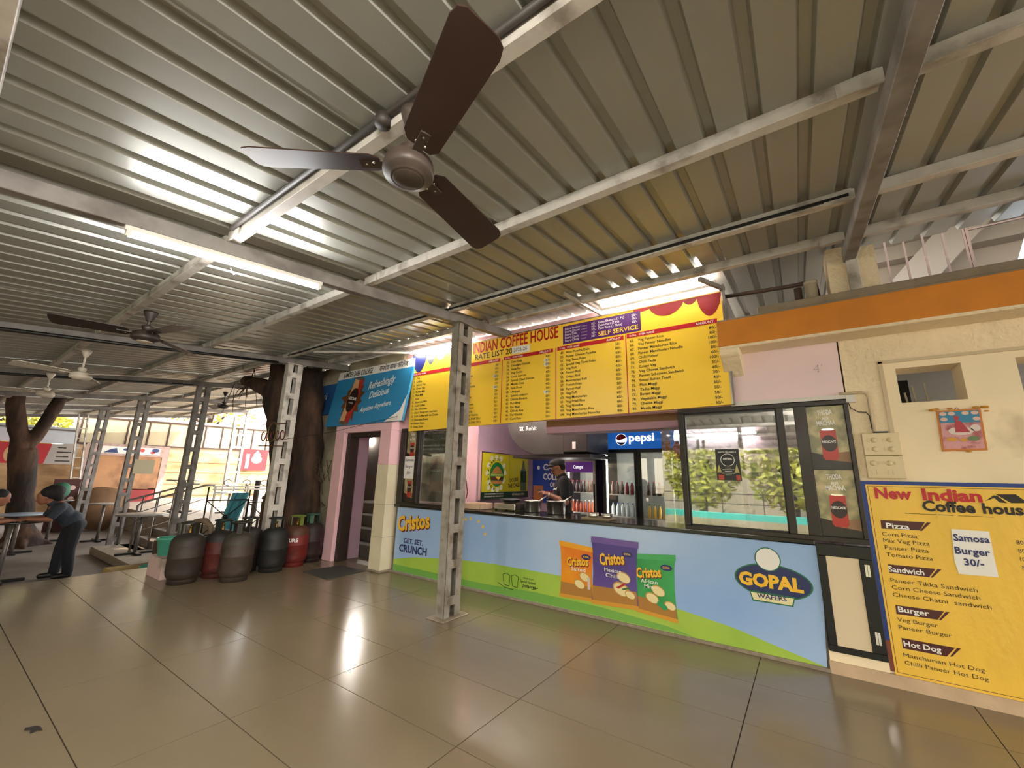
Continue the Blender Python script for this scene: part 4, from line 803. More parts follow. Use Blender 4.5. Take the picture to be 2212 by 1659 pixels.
# fridges
def fridge(label, x0, x1, yf, h, mat_body, mat_frame, nd, header=None, hz=None, loc=None):
    T = thing('drinks_fridge', label, 'fridge', ((x0+x1)/2, yf+.3, 0)); dp = .66
    b = MB(mat_body); t = .04
    b.box(x0, x0+t, yf+.05, yf+dp, 0, h); b.box(x1-t, x1, yf+.05, yf+dp, 0, h); b.box(x0, x1, yf+dp-t, yf+dp, 0, h); b.box(x0, x1, yf+.05, yf+dp, h-t, h); b.box(x0, x1, yf+.05, yf+dp, 0, .3); b.build('body', T, .006)
    MB(M('fridge_liner', 'a9aba6', 0.5)).box(x0+t, x1-t, yf+dp-t-.012, yf+dp-t, .3, h-t).build('back_liner', T)
    w = (x1-x0)/nd
    for k in range(nd):
        a, c = x0+w*k+.005, x0+w*(k+1)-.005; d = MB(mat_frame); zt = (hz[0] if hz else h)-.01
        for q in ((a, a+.05, .3, zt), (c-.05, c, .3, zt), (a+.05, c-.05, .3, .36), (a+.05, c-.05, zt-.05, zt)): d.box(q[0], q[1], yf, yf+.045, q[2], q[3])
        d = d.build('door', T, .004); MB(m_glass2).box(a+.05, c-.05, yf+.02, yf+.024, .36, zt-.05).build('glass', d)
        hx = c-.02 if k == 0 else a+.02; MB(m_dark).box(hx-.01, hx+.01, yf-.03, yf, .8, 1.3).build('handle', d, .004)
    MB(M('fridge_fill_glow', 'ffffff', .4, emit='fff8f0', estr=9)).box(x0+t+.004, x0+t+.02, yf+.08, yf+.1, .4, h-.1).build('fill_strip', T); MB(M('fridge_fill_glow')).box(x1-t-.02, x1-t-.004, yf+.08, yf+.1, .4, h-.1).build('fill_strip', T)  # glow strips added to brighten the bottles
    zs = [.42, .77, 1.12, 1.47] if h > 1.9 else [.42, .78, 1.14]
    for z in zs: MB(m_steelw).box(x0+t, x1-t, yf+.08, yf+dp-.06, z-.012, z).build('shelf', T)
    return T, zs
m_pur = M('purple_fridge_side', '2f1a33', 0.4)
T1, zs1 = fridge('tall black double door drinks fridge with a blue lit header', -2.9, -1.66, 6.9, 1.9, m_dark, m_dark, 2)
hb = MB(M('header_blue', '1d5fb4', 0.25, emit='1d5fb4', estr=.1)); fx = Fr((-2.93, 0, 0), (0, 1, 0), (0, 0, 1))
arc = [(6.9-.09*math.sin(PI*k/8), 1.9+.31*k/8) for k in range(9)]
hb.prism(Fr((-2.92, 0, 0), (0, 1, 0), (0, 0, 1)), arc+[(7.5, 2.21), (7.5, 1.9)], 0, 1.27); hb.build('header', T1)
m_lit = M('backlit_white', 'f4f4f4', .4, emit='ffffff', estr=.16)
lg = MB(m_lit); fh2 = FY(6.795); lg.ell(fh2, -2.5, 2.05, .1, .1, .002, 26); txt(lg, 'pepsi', fh2, -2.37, 2.015, .13, w=.42, bold=.03, d=.002); lg.build('header_lettering', T1)
lg = MB(M('logo_red', 'c22631', 0.4)); lg.flat(fh2, [(-2.5+.09*math.cos(t), 2.05+.09*math.sin(t)) for t in [.25+2.75*k/12 for k in range(13)]]+[(-2.54, 2.04)], .004); lg.mat(M('logo_navy', '1a2f7a', 0.4)).flat(fh2, [(-2.5+.09*math.cos(t), 2.05+.09*math.sin(t)) for t in [3.6+2.1*k/10 for k in range(11)]]+[(-2.5, 2.0)], .004); lg.build('header_logo', T1)
T2, zs2 = fridge('slim fridge with a white frame and purple header right behind the cook', -3.78, -3.14, 7.15, 1.74, m_pur, m_white, 1)
hb = MB(M('purple_header', '5b2a7d', 0.3, emit='5b2a7d', estr=.06)).box(-3.73, -3.19, 7.12, 7.15, 1.5, 1.69); hb = hb.build('header', T2)
lg = MB(m_lit); txt(lg, 'Campa', FY(7.12), -3.47, 1.57, .06, w=.2, al='C', bold=.02, d=.002); lg.build('header_lettering', T2)
# bottles
def bottle(name, label, cat, body, cap, r=.032, h=.22, group=None):
    T = thing(name, label, cat, (0, 0, 0), 0, group)
    MB(body).lathe([(0, 0), (r, .004), (r, h*.6), (r*.9, h*.68), (r*.42, h*.85), (r*.4, h*.93), (0, h*.93)], (0, 0, 0), 12).build('body', T); MB(cap).lathe([(0, h), (r*.45, h), (r*.47, h*.92), (0, h*.92)], (0, 0, 0), 10).build('cap', T)
    return T
kinds = []
for i, (c, k, nm) in enumerate([('2e6b2c', '1f4d1f', 'green'), ('a8401f', 'c9c9c0', 'orange red'), ('3a1712', 'b02020', 'dark cola'), ('c9a43a', '2f5f2f', 'yellow'), ('c8cfd0', '3a63a8', 'clear'), ('8a2030', 'd8d8d8', 'red')]):
    kinds.append((M('drink_'+nm.replace(' ', '_'), c, 0.2), M('cap_'+nm.replace(' ', '_'), k, 0.4), nm))
protos = {}
def put_bottle(kind, where, loc, group, n):
    key = kind
    lab = f'{kinds[kind][2]} drink bottle {where}, {["first", "second", "third", "fourth", "fifth", "sixth"][n]} from left'
    if key not in protos:
        protos[key] = bottle('bottle', lab, 'bottle', kinds[kind][0], kinds[kind][1], group=group+' '+kinds[kind][2]); protos[key].location = loc
    else: dup(protos[key], loc, label=lab, group=group+' '+kinds[kind][2])
names = ['lowest', 'second', 'third', 'top']
for zi, (z, ks) in enumerate(zip(zs1, [(0, 2, 1, 4), (4, 4, 3, 3), (2, 5, 2, 3), (1, 3, 5, 5)])):
    for dr_ in range(2):
        for n in range(6):
            kk = ks[(0 if n < 3 else 1)+2*dr_]; put_bottle(kk, f'{names[zi]} shelf behind the fridge {"left" if dr_ == 0 else "right"} door', (-2.78+.62*dr_+.085*n, 7.06, z), 'fridge bottles '+names[zi]+str(dr_), n)
for zi, (z, k) in enumerate(zip(zs2, [0, 1, 2])):
    for n in range(6): put_bottle(k, f'on the {["lowest", "middle", "top"][zi]} shelf of the slim purple fridge', (-3.66+.08*n, 7.3, z), 'slim fridge bottles '+names[zi], n)

# counter things
WZ = .952
def pot(label, x, y, r, h, ang):
    T = thing('steel_pot', label, 'pot', (x, y, WZ))
    MB(m_chrome).lathe([(0, .0), (r*.96, 0), (r, .01), (r, h), (r*1.06, h+.006), (r*1.04, h+.01), (r*.97, h), (r*.95, .012), (0, .01)], (x, y, WZ), 28).build('bowl', T)
    MB(M('stew', '8a5a2b', 0.5)).lathe([(0, h*.7), (r*.95, h*.7)], (x, y, WZ), 20).build('contents', T)
    c, s = math.cos(ang), math.sin(ang)
    tag(MB(m_chrome).tube([(x, y, WZ+h*.3), (x+c*r*.9, y+s*r*.9, WZ+h+.01), (x+c*(r+.08), y+s*(r+.08), WZ+h+.07)], .008, 8).build('ladle'), 'steel ladle resting in the '+label.split(' pot')[0]+' pot', 'ladle')
pot('left steel pot on the worktop, in front of the cafe panel', -2.96, 4.72, .105, .135, .5)
pot('right steel pot on the worktop, in front of the cook', -2.6, 4.7, .115, .15, .3)
tr = MB(M('pale_foam', 'd8b79a', 0.7)); tr.box(-3.88, -3.58, 4.40, 4.68, WZ, WZ+.012)
for q in ((-3.88, -3.87, 4.4, 4.68), (-3.59, -3.58, 4.4, 4.68), (-3.88, -3.58, 4.4, 4.41), (-3.88, -3.58, 4.67, 4.68)): tr.box(*q, WZ, WZ+.08)
tag(tr.build('plastic_tray', bevel=.004), 'pale peach plastic tray on the worktop beside the grey column', 'tray')
T = thing('gas_stove', 'small steel gas stove at the back of the worktop', 'stove', (-3.3, 4.72, WZ))
MB(m_chrome).box(-3.48, -3.14, 4.58, 4.86, WZ+.015, WZ+.09).build('body', T, .005); MB(m_dark).lathe([(.03, .09), (.09, .1), (.1, .11), (.085, .11), (.03, .1)], (-3.31, 4.72, WZ), 18).build('burner', T)
for a, b in ((-3.46, 4.6), (-3.16, 4.6), (-3.46, 4.84), (-3.16, 4.84)): MB(m_dark).box(a-.012, a+.012, b-.012, b+.012, WZ, WZ+.016).build('foot', T)
tag(MB(m_dark).lathe([(0, .112), (.12, .112), (.15, .145), (.146, .147), (.118, .118), (0, .118)], (-3.31, 4.72, WZ), 24).build('frying_pan'), 'black flat pan on the gas stove', 'pan')
PG = 'steel bowls by the tray'
wd_ = tag(MB(M('chopping_board', '8a7a5c', 0.7)).box(-2.1, -1.78, 4.36, 4.62, WZ, WZ+.02).build('serving_board', bevel=.004), 'thin board under the stacked steel bowls on the worktop', 'board')
for i, (x, y, z, lab) in enumerate(((-2.0, 4.46, .02, 'left stack of shiny steel bowls on the thin board'), (-1.85, 4.5, .02, 'right stack of shiny steel bowls on the thin board'))):
    T = thing('bowl_stack', lab, 'bowls', (x, y, WZ+z))
    for k in range(2): MB(m_chrome).lathe([(0, 0), (.05, 0), (.068, .035), (.064, .035), (.046, .005), (0, .005)], (x, y, WZ+z+.014*k), 18).build('bowl', T)
# glass display case on the worktop behind the sliding window
T = thing('display_case', 'greenish glass display case on the worktop beside the sliding window', 'display case', (-1.1, 4.7, WZ))
for q in ((-1.22, -1.216, 4.5, 4.85, WZ, 1.95), (-.5, -.496, 4.5, 4.85, WZ, 1.95), (-1.22, -.5, 4.5, 4.504, WZ, 1.95), (-1.22, -.5, 4.85, 4.854, WZ, 1.95), (-1.22, -.5, 4.5, 4.854, 1.95, 1.955)): MB(m_glass2).box(*q).build('glass_panel', T)
for z in (1.3, 1.6): MB(m_glass2).box(-1.21, -.5, 4.51, 4.85, z, z+.006).build('glass_shelf', T)
b = bottle('jar', 'red syrup jar with a grey cap in the glass display case', 'jar', M('red_syrup', 'b5363f', 0.2), m_steel, .05, .2); b.location = (-1.1, 4.66, 1.607)
tag(MB(M('orange_tin', 'c4562a', 0.4)).lathe([(0, 0), (.025, 0), (.025, .17), (.028, .17), (.028, .19), (0, .19)], (-1.18, 4.6, 1.607), 14).build('tin'), 'tall orange tin beside the red syrup jar', 'tin')
for i, (x, z) in enumerate(((-1.16, 1.307), (-1.08, 1.307), (-1.0, 1.307))): 
    o = MB(m_glass2).lathe([(.0, 0), (.03, 0), (.034, .11), (.031, .11), (.028, .006), (0, .006)], (x, 4.66, z), 14).build('drinking_glass'); tag(o, f'{["first", "second", "third"][i]} drinking glass from the left on the lower shelf of the display case', 'glass', 'glasses in the display case')
# storage rack on the right side of the kitchen
T = thing('storage_rack', 'steel storage rack against the right kitchen back wall', 'rack', (-.6, 7.6, 0)); 
for x in (-1.4, .2):
    for y in (7.35, 7.8): MB(m_steel).box(x-.02, x+.02, y-.02, y+.02, 0, 2.1).build('post', T)
for z in (.5, 1.0, 1.45, 1.85): MB(m_steel).box(-1.42, .22, 7.33, 7.82, z, z+.025).build('shelf', T)
random.seed(11)
cols_ = ['b8862b', 'a33a2a', '3d7a3d', 'c8c0ae', '2f5f9a', 'caa23a']
for zi, z in enumerate((1.025, 1.475)):
    for k in range(9):
        x = -1.32+.17*k; w = random.uniform(.05, .07); h = random.uniform(.14, .3); c = cols_[(k*5+zi*2) % 6]
        fp = MB(M('pack_'+c, c, 0.45)); f_ = FY(7.45); fp.prism(f_, [(x-w, z), (x+w, z), (x+w*.85, z+h*.5), (x+w, z+h), (x-w, z+h), (x-w*.85, z+h*.5)], -.08, 0)
        tag(fp.build('food_packet', bevel=.006), f'{["tan", "red", "green", "pale", "blue", "yellow"][(k*5+zi*2) % 6]} food packet on the {"lower" if zi == 0 else "upper"} shelf of the storage rack, {["first","second","third","fourth","fifth","sixth","seventh","eighth","ninth"][k]} from left', 'packet', f'rack packets {zi} {c}')
# wires on the left kitchen wall
tag(MB(m_dark).tube([(-4.98, 5.45, 1.55), (-4.97, 5.6, 1.52), (-4.97, 5.7, 1.3), (-4.97, 5.75, 1.1), (-4.97, 5.72, 1.0)], .006, 6).build('wall_wire'), 'tangled black wire hanging on the pink kitchen wall', 'wire')

# ================================================================== PEOPLE
def capsule(mb, p, q, r1, r2, n=12):
    p = Vector(p); q = Vector(q); d = (q-p); L = d.length
    t = d.normalized() if L > 1e-6 else Vector((0, 0, 1)); pts = []; rs = []
    for k in range(5): a = PI/2*(1-k/4); pts.append(p-t*r1*math.sin(a)*.999); rs.append(max(r1*math.cos(a), .0008))
    for k in range(1, 6): a = PI/2*k/5; pts.append(q+t*r2*math.sin(a)*.999); rs.append(max(r2*math.cos(a), .0008))
    pts.insert(5, q); rs.insert(5, r2); mb.tube(pts, rs, n)
def ellip(mb, c, ax, n=14):
    c = Vector(c); A = [Vector(a) for a in ax]; vs = []; fs = []
    m = 9
    for i in range(m):
        th = PI*(i+.02)/(m-1+.04) if 0 < i < m-1 else (0.02 if i == 0 else PI-.02)
        for k in range(n): ph = 2*PI*k/n; vs.append(c+A[0]*math.sin(th)*math.cos(ph)+A[1]*math.sin(th)*math.sin(ph)+A[2]*math.cos(th))
    for i in range(m-1):
        for k in range(n): fs.append((i*n+k, (i+1)*n+k, (i+1)*n+(k+1) % n, i*n+(k+1) % n))
    fs += [tuple(range(n)), tuple((m-1)*n+k for k in range(n))[::-1]]
    sm = mb.smooth; mb.smooth = True; mb.add(vs, fs); mb.smooth = sm
def flesh(mb, name, parent, vox, sm=4):
    o = mb.build(name, parent); r = o.modifiers.new('remesh', 'REMESH'); r.mode = 'VOXEL'; r.voxel_size = vox; r.use_smooth_shade = True
    s_ = o.modifiers.new('smooth', 'SMOOTH'); s_.iterations = sm; s_.factor = .5
    return o
m_skin = M('skin_brown', '8d5a41', 0.55, var=.06, vscale=20)
m_polo = M('black_polo_cloth', '17171a', 0.85, var=.1, vscale=30); m_trs = M('dark_trousers', '14151c', 0.85); m_capc = M('charcoal_cap_cloth', '35302f', 0.9, var=.08, vscale=40)
def body_frame(x, y, z, ang):
    f = Vector((math.cos(ang), math.sin(ang), 0)); s = Vector((-math.sin(ang), math.cos(ang), 0))
    return f, s, (lambda a, b, c: Vector((x, y, z))+f*a+s*b+Vector((0, 0, c)))
U = Vector((0, 0, 1))
def hand(mb, P, w, d, up, curl):           # palm and five fingers from wrist w along d
    w = Vector(w); d = Vector(d).normalized(); up = Vector(up).normalized(); sd = d.cross(up)
    c = w+d*.045; ellip(mb, c, (d*.05, sd*.042, up*.018))
    for i, (o_, L) in enumerate(((-.03, .062), (-.01, .072), (.011, .067), (.03, .052))):
        p0 = c+d*.04+sd*o_; p1 = p0+(d*math.cos(curl*.4)+up*-math.sin(curl*.4))*L*.5; p2 = p1+(d*math.cos(curl*1.2)+up*-math.sin(curl*1.2))*L*.3; p3 = p2+(d*math.cos(curl*1.9)+up*-math.sin(curl*1.9))*L*.28
        capsule(mb, p0, p1, .0095, .009, 8); capsule(mb, p1, p2, .009, .0085, 8); capsule(mb, p2, p3, .0085, .0075, 8)
    t0 = c-d*.02-sd*.035; t1 = t0+(-sd*.55+d*.7-up*.25).normalized()*.04; t2 = t1+(d*.9-up*.35).normalized()*.03; capsule(mb, t0, t1, .012, .0105, 8); capsule(mb, t1, t2, .0105, .009, 8)
# the cook
COOK = thing('person', 'person in a charcoal flat cap and black polo shirt standing behind the counter', 'person', (-2.86, 5.35, 0))
f, s, P = body_frame(-2.86, 5.35, 0, math.atan2(-.47, -.88))
sk_ = MB(m_skin)
hd_t = (f*.25+U*-.0)                       # head bowed
hf = (f*.93-U*.36).normalized(); hu = (U*.93+f*.36).normalized(); hc = P(.055, 0, 1.535)
ellip(sk_, hc, (hf*.095, s*.076, hu*.115)); ellip(sk_, hc+hf*.035-hu*.06, (hf*.06, s*.058, hu*.06))
capsule(sk_, hc+hf*.092-hu*.002, hc+hf*.108-hu*.03, .010, .016, 8); ellip(sk_, hc+hf*.085-hu*.075, (hf*.018, s*.026, hu*.01))
for e in (-1, 1): ellip(sk_, hc+s*.078*e-hf*.01-hu*.012, (hf*.02, s*.009, hu*.032)); ellip(sk_, hc+hf*.075+s*.032*e-hu*.012, (hf*.02, s*.022, hu*.014))
capsule(sk_, P(-.02, 0, 1.36), P(.03, 0, 1.47), .062, .06)
capsule(sk_, P(-.03, 0, 1.0), P(-.03, 0, 1.3), .12, .12); capsule(sk_, P(-.02, -.16, 1.34), P(-.02, .16, 1.34), .05, .05)
for e, el, wr in ((1, P(-.05, .255, 1.075), P(.2, .11, 1.165)), (-1, P(-.03, -.25, 1.08), P(.22, -.09, 1.17))):
    capsule(sk_, P(-.03, .19*e, 1.34), el, .05, .043); capsule(sk_, el, wr, .045, .029)
    d_ = (f*.85-s*.45*e+U*.3); hand(sk_, P, wr, d_, (U*.8-f*.3+s*.3*e), 1.0)
for e in (-1, 1): capsule(sk_, P(-.02, .1*e, .9), P(0, .1*e, .48), .08, .06); capsule(sk_, P(0, .1*e, .48), P(-.02, .1*e, .08), .055, .04); capsule(sk_, P(-.03, .1*e, .05), P(.15, .11*e, .04), .04, .035)
flesh(sk_, 'body', COOK, .006)
sh_ = MB(m_polo); ellip(sh_, P(-.02, 0, 1.22), (f*.15, s*.205, U*.2)); ellip(sh_, P(.045, 0, 1.02), (f*.185, s*.205, U*.18)); capsule(sh_, P(-.03, -.15, 1.345), P(-.03, .15, 1.345), .075, .075); ellip(sh_, P(.01, 0, .9), (f*.17, s*.19, U*.12))
capsule(sh_, P(-.02, 0, 1.37), P(.005, 0, 1.415), .075, .07)
for e, el in ((1, P(-.05, .255, 1.075)), (-1, P(-.03, -.25, 1.08))): a = P(-.03, .19*e, 1.34); capsule(sh_, a, a+(el-a)*.72, .075, .068)
flesh(sh_, 'shirt', COOK, .01)
tr_ = MB(m_trs)
for e in (-1, 1): capsule(tr_, P(-.01, .09*e, .9), P(0, .1*e, .48), .115, .085); capsule(tr_, P(0, .1*e, .48), P(-.02, .1*e, .1), .085, .07)
flesh(tr_, 'trousers', COOK, .012)
cp = MB(m_capc); cu = (hu*.97-hf*.24).normalized(); cf = (hf*.97+hu*.24).normalized(); ellip(cp, hc+hu*.068-hf*.005, (cf*.118, s*.094, cu*.062)); ellip(cp, hc+hu*.052+hf*.075, (cf*.08, s*.08, cu*.022)); flesh(cp, 'flat_cap', COOK, .006)
gl = MB(m_dark)
for e in (-1, 1):
    ring_ = [hc+hf*.098+s*(.034*e+.024*math.cos(t))+hu*(-.012+.017*math.sin(t)) for t in [2*PI*k/14 for k in range(15)]]; gl.tube(ring_, .0028, 6); gl.tube([hc+hf*.095+s*.058*e-hu*.008, hc+hf*.0+s*.083*e-hu*.002], .0028, 6)
gl.tube([hc+hf*.105-s*.012-hu*.008, hc+hf*.105+s*.012-hu*.008], .0028, 6); gl.build('spectacles', COOK)
mo = MB(M('moustache_hair', '14100e', 0.9)); ellip(mo, hc+hf*.098-hu*.052, (hf*.014, s*.035, hu*.012)); mo.build('moustache', COOK)
hr = MB(M('moustache_hair')); ellip(hr, hc-hf*.03-hu*.0, (hf*.075, s*.079, hu*.08)); hr.build('hair', COOK)
wt_ = MB(m_chrome); w0 = P(.17, .128, 1.155); dd = (P(.2, .11, 1.165)-P(-.05, .255, 1.075)).normalized(); wt_.lathe([(.033, -.012), (.037, -.008), (.037, .008), (.033, .012)], w0, 16, dd.to_track_quat('Z', 'Y').to_matrix()); wt_.build('wrist_watch', COOK)
pr_ = MB(m_whitep); pr_.flat(Fr(P(.1, .152, 1.24), f*-1, U), [(-.03, -.02), (-.01, .012), (.01, .004), (.03, .025), (.02, -.012), (0, -.004)], .01); pr_.build('shirt_print', COOK)
tag(MB(m_dark).obox(P(.325, .0, 1.215), f*.03, s*.02, U*.012).build('phone'), 'small dark object held in the hands of the man with the cap', 'phone')

def leaner(name, label, x, y, z, ang, shirt, trs, hairbig=False, vox=.011):
    T = thing(name, label, 'person', (x, y, z)); f, s, P = body_frame(x, y, z, ang); k = MB(m_skin)
    hf = (f*.95-U*.3).normalized(); hu = (U*.95+f*.3).normalized(); hc = P(.34, 0, 1.33)
    ellip(k, hc, (hf*.098, s*.078, hu*.118)); ellip(k, hc+hf*.035-hu*.06, (hf*.06, s*.058, hu*.06)); capsule(k, hc+hf*.09-hu*.005, hc+hf*.106-hu*.03, .011, .016, 8)
    for e in (-1, 1): ellip(k, hc+s*.08*e-hf*.01-hu*.012, (hf*.02, s*.01, hu*.032))
    capsule(k, P(.2, 0, 1.2), P(.3, 0, 1.28), .06, .058); capsule(k, P(-.08, 0, .86), P(.15, 0, 1.15), .12, .12); capsule(k, P(.15, -.15, 1.17), P(.15, .15, 1.17), .05, .05)
    for e in (-1, 1):
        el = P(.25, .22*e, .98); wr = P(.47, .1*e, .985); capsule(k, P(.15, .18*e, 1.16), el, .05, .042); capsule(k, el, wr, .042, .03); hand(k, P, wr, f-s*.25*e, U, .5)
        fw = -.1 if e > 0 else .03
        capsule(k, P(-.09, .09*e, .84), P(fw*.5-.03, .1*e, .46), .085, .062); capsule(k, P(fw*.5-.03, .1*e, .46), P(fw-.03, .1*e, .09), .055, .042); capsule(k, P(fw-.05, .1*e, .05), P(fw+.11, .11*e, .04), .045, .037)
    flesh(k, 'body', T, vox)
    k = MB(shirt); ellip(k, P(.1, 0, 1.08), ((f*.62+U*.78)*.2, s*.2, (f*.78-U*.62)*.14)); ellip(k, P(-.04, 0, .94), ((f*.62+U*.78)*.17, s*.19, (f*.78-U*.62)*.15)); capsule(k, P(.14, -.14, 1.17), P(.14, .14, 1.17), .075, .075); capsule(k, P(.18, 0, 1.19), P(.24, 0, 1.23), .07, .066)
    for e in (-1, 1): a = P(.15, .18*e, 1.16); el = P(.25, .22*e, .98); capsule(k, a, a+(el-a)*.75, .072, .062)
    flesh(k, 'shirt', T, vox)
    k = MB(trs); ellip(k, P(-.1, 0, .85), (f*.155, s*.185, U*.12))
    for e in (-1, 1): fw = -.1 if e > 0 else .03; capsule(k, P(-.09, .09*e, .84), P(fw*.5-.03, .1*e, .46), .118, .085); capsule(k, P(fw*.5-.03, .1*e, .46), P(fw-.03, .1*e, .1), .085, .07)
    flesh(k, 'trousers', T, vox)
    k = MB(m_dark)
    for e in (-1, 1): fw = -.1 if e > 0 else .03; capsule(k, P(fw-.05, .1*e, .05), P(fw+.12, .11*e, .045), .05, .042)
    flesh(k, 'shoes', T, vox)
    k = MB(M('black_hair', '16110f', 0.8)); ellip(k, hc+hu*.035-hf*.03, (hf*.1, s*.09, hu*.1))
    if hairbig: ellip(k, hc+hu*.05-hf*.1, (hf*.16, s*.13, hu*.12)); ellip(k, hc-hf*.15-hu*.04, (hf*.08, s*.09, hu*.1))
    flesh(k, 'hair', T, vox)
    return T
leaner('person', 'person in a slate blue shirt and dark trousers leaning on a round standing table', -10.54, 1.72, GZ, -PI/2, M('slate_shirt_cloth', '272e37', 0.85, var=.1, vscale=20), M('navy_trousers', '0c0d13', 0.85), True)
leaner('person', 'person in dark clothes leaning on the standing table at the very left edge', -10.4, .56, GZ, PI/2, M('dark_shirt_cloth', '16120f', 0.9), M('navy_trousers'))

# seated figure far off on the terrace
T = thing('person', 'dark clothed person seated on the terrace bench beside the leaning trunk', 'person', (-12.7, 6.2, .15)); f, s, P = body_frame(-12.7, 6.2, .15, PI)
k = MB(m_skin); ellip(k, P(.02, 0, 1.0), (f*.098, s*.078, U*.118)); capsule(k, P(-.02, 0, .8), P(0, 0, .92), .06, .058); capsule(k, P(-.05, 0, .5), P(-.03, 0, .74), .13, .12)
for e_ in (-1, 1):
    el = P(.05, .22*e_, .58); wr = P(.26, .14*e_, .52); capsule(k, P(-.03, .18*e_, .76), el, .05, .042); capsule(k, el, wr, .042, .03); hand(k, P, wr, f-s*.2*e_, U, .6)
    capsule(k, P(-.02, .09*e_, .5), P(.38, .1*e_, .48), .08, .06); capsule(k, P(.38, .1*e_, .48), P(.38, .1*e_, .08), .055, .042); capsule(k, P(.36, .1*e_, .05), P(.52, .1*e_, .04), .045, .036)
flesh(k, 'body', T, .014)
k = MB(M('dark_shirt_cloth')); ellip(k, P(-.04, 0, .62), (f*.14, s*.2, U*.22)); capsule(k, P(-.03, -.15, .76), P(-.03, .15, .76), .075, .075)
for e_ in (-1, 1): capsule(k, P(-.03, .18*e_, .76), P(.02, .21*e_, .64), .07, .062)
flesh(k, 'shirt', T, .014)
k = MB(M('navy_trousers'))
for e_ in (-1, 1): capsule(k, P(-.04, .09*e_, .5), P(.38, .1*e_, .48), .1, .08); capsule(k, P(.38, .1*e_, .48), P(.38, .1*e_, .1), .08, .065)
flesh(k, 'trousers', T, .014)
k = MB(M('black_hair')); ellip(k, P(-.01, 0, 1.03), (f*.1, s*.088, U*.11)); flesh(k, 'hair', T, .014)
# ================================================================== GAS CYLINDERS, MAT, BUCKET
def cylinder(label, x, y, col, top, guard, rz=0, txtp=None, tilt=0):
    T = thing('gas_cylinder', label, 'gas cylinder', (0, 0, 0), 0, 'gas cylinders along the planter'); r = .186
    mc = M('cyl_'+col, col, 0.6, var=.22, vscale=7, col2='1b140f', c2scale=5, c2lo=.5, c2hi=.75, bump=.08, bscale=30); mt = M('cyl_'+top, top, 0.6, var=.2, vscale=8); mg = M('guard_'+guard, guard, 0.55, var=.15)  # dusty base colours, darkened further to stand in for shade by the planter
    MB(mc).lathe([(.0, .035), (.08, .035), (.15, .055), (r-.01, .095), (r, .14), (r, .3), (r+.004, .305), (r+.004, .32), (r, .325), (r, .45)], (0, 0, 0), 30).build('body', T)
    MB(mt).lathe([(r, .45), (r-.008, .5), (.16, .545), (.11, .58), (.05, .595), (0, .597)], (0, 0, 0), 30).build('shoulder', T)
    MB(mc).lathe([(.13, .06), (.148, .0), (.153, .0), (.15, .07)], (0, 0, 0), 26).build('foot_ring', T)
    g = MB(mg)
    for k in range(3):
        a = 2*PI*k/3+.5; g.obox((.09*math.cos(a), .09*math.sin(a), .645), (-.03*math.sin(a), .03*math.cos(a), 0), (.004*math.cos(a), .004*math.sin(a), 0), (0, 0, .075))
    ringp = [(.1*math.cos(2*PI*k/20), .1*math.sin(2*PI*k/20), .72) for k in range(21)]; g.tube(ringp, .012, 8, False); g.build('valve_guard', T)
    MB(M('brass_valve', '8a6c35', 0.4, .8)).lathe([(.022, .59), (.022, .62), (.014, .63), (.014, .66), (.02, .665), (.02, .68), (0, .68)], (0, 0, 0), 12).build('valve', T)
    if txtp:
        t = MB(m_whitep); 
        for i, ch in enumerate(txtp): a = math.radians(-50+14*i); fr_ = Fr(((r+.002)*math.cos(a), (r+.002)*math.sin(a), .36), (-math.sin(a), math.cos(a), 0), (0, 0, 1)); txt(t, ch, fr_, 0, 0, .05, bold=.03, d=.002)
        t.build('lettering', T)
    T.location = (x, y, 0); T.rotation_euler = (0, 0, rz)
    return T
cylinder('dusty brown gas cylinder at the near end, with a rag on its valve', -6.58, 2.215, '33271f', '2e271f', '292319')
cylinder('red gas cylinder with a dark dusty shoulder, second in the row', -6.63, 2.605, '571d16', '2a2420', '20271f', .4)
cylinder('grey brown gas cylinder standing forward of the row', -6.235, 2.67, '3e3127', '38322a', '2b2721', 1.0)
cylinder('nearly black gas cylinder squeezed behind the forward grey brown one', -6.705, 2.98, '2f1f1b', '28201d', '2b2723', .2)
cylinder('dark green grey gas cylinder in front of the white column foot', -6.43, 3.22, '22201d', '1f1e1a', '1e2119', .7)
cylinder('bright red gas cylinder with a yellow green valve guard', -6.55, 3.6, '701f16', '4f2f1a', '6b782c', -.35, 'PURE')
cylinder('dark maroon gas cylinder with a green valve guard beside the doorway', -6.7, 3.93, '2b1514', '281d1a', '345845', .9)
rg = MB(M('brown_rag', '5b4a38', 0.95, var=.2, vscale=20)); capsule(rg, (-6.58, 2.25, .735), (-6.5, 2.33, .74), .03, .04); capsule(rg, (-6.5, 2.33, .74), (-6.44, 2.39, .66), .04, .035); capsule(rg, (-6.44, 2.39, .66), (-6.45, 2.39, .6), .035, .03)
tag(flesh(rg, 'rag', None, .012), 'brown rag draped over the valve of the near gas cylinder', 'rag')
mt_ = MB(M('grey_door_mat', '3f3a35', 0.95, var=.12, vscale=40, bump=.3, bscale=200)); mt_.prism(Fr((0, 0, 0), (1, 0, 0), (0, 1, 0)), [(-6.02, 3.47), (-5.36, 3.44), (-5.4, 4.07), (-5.95, 4.05), (-5.99, 4.02)], 0, .012)
tag(mt_.build('door_mat', bevel=.004), 'dark grey door mat on the tiles in front of the doorway', 'mat')
m_teal = M('teal_plastic', '4fa58c', 0.4)
T = thing('bucket', 'teal green plastic bucket on the pinkish planter corner', 'bucket', (-7.25, 2.22, .25)); MB(m_teal).lathe([(0, 0), (.105, 0), (.135, .2), (.15, .205), (.15, .225), (.132, .225), (.102, .012), (0, .012)], (-7.25, 2.22, .25), 24).build('pail', T)
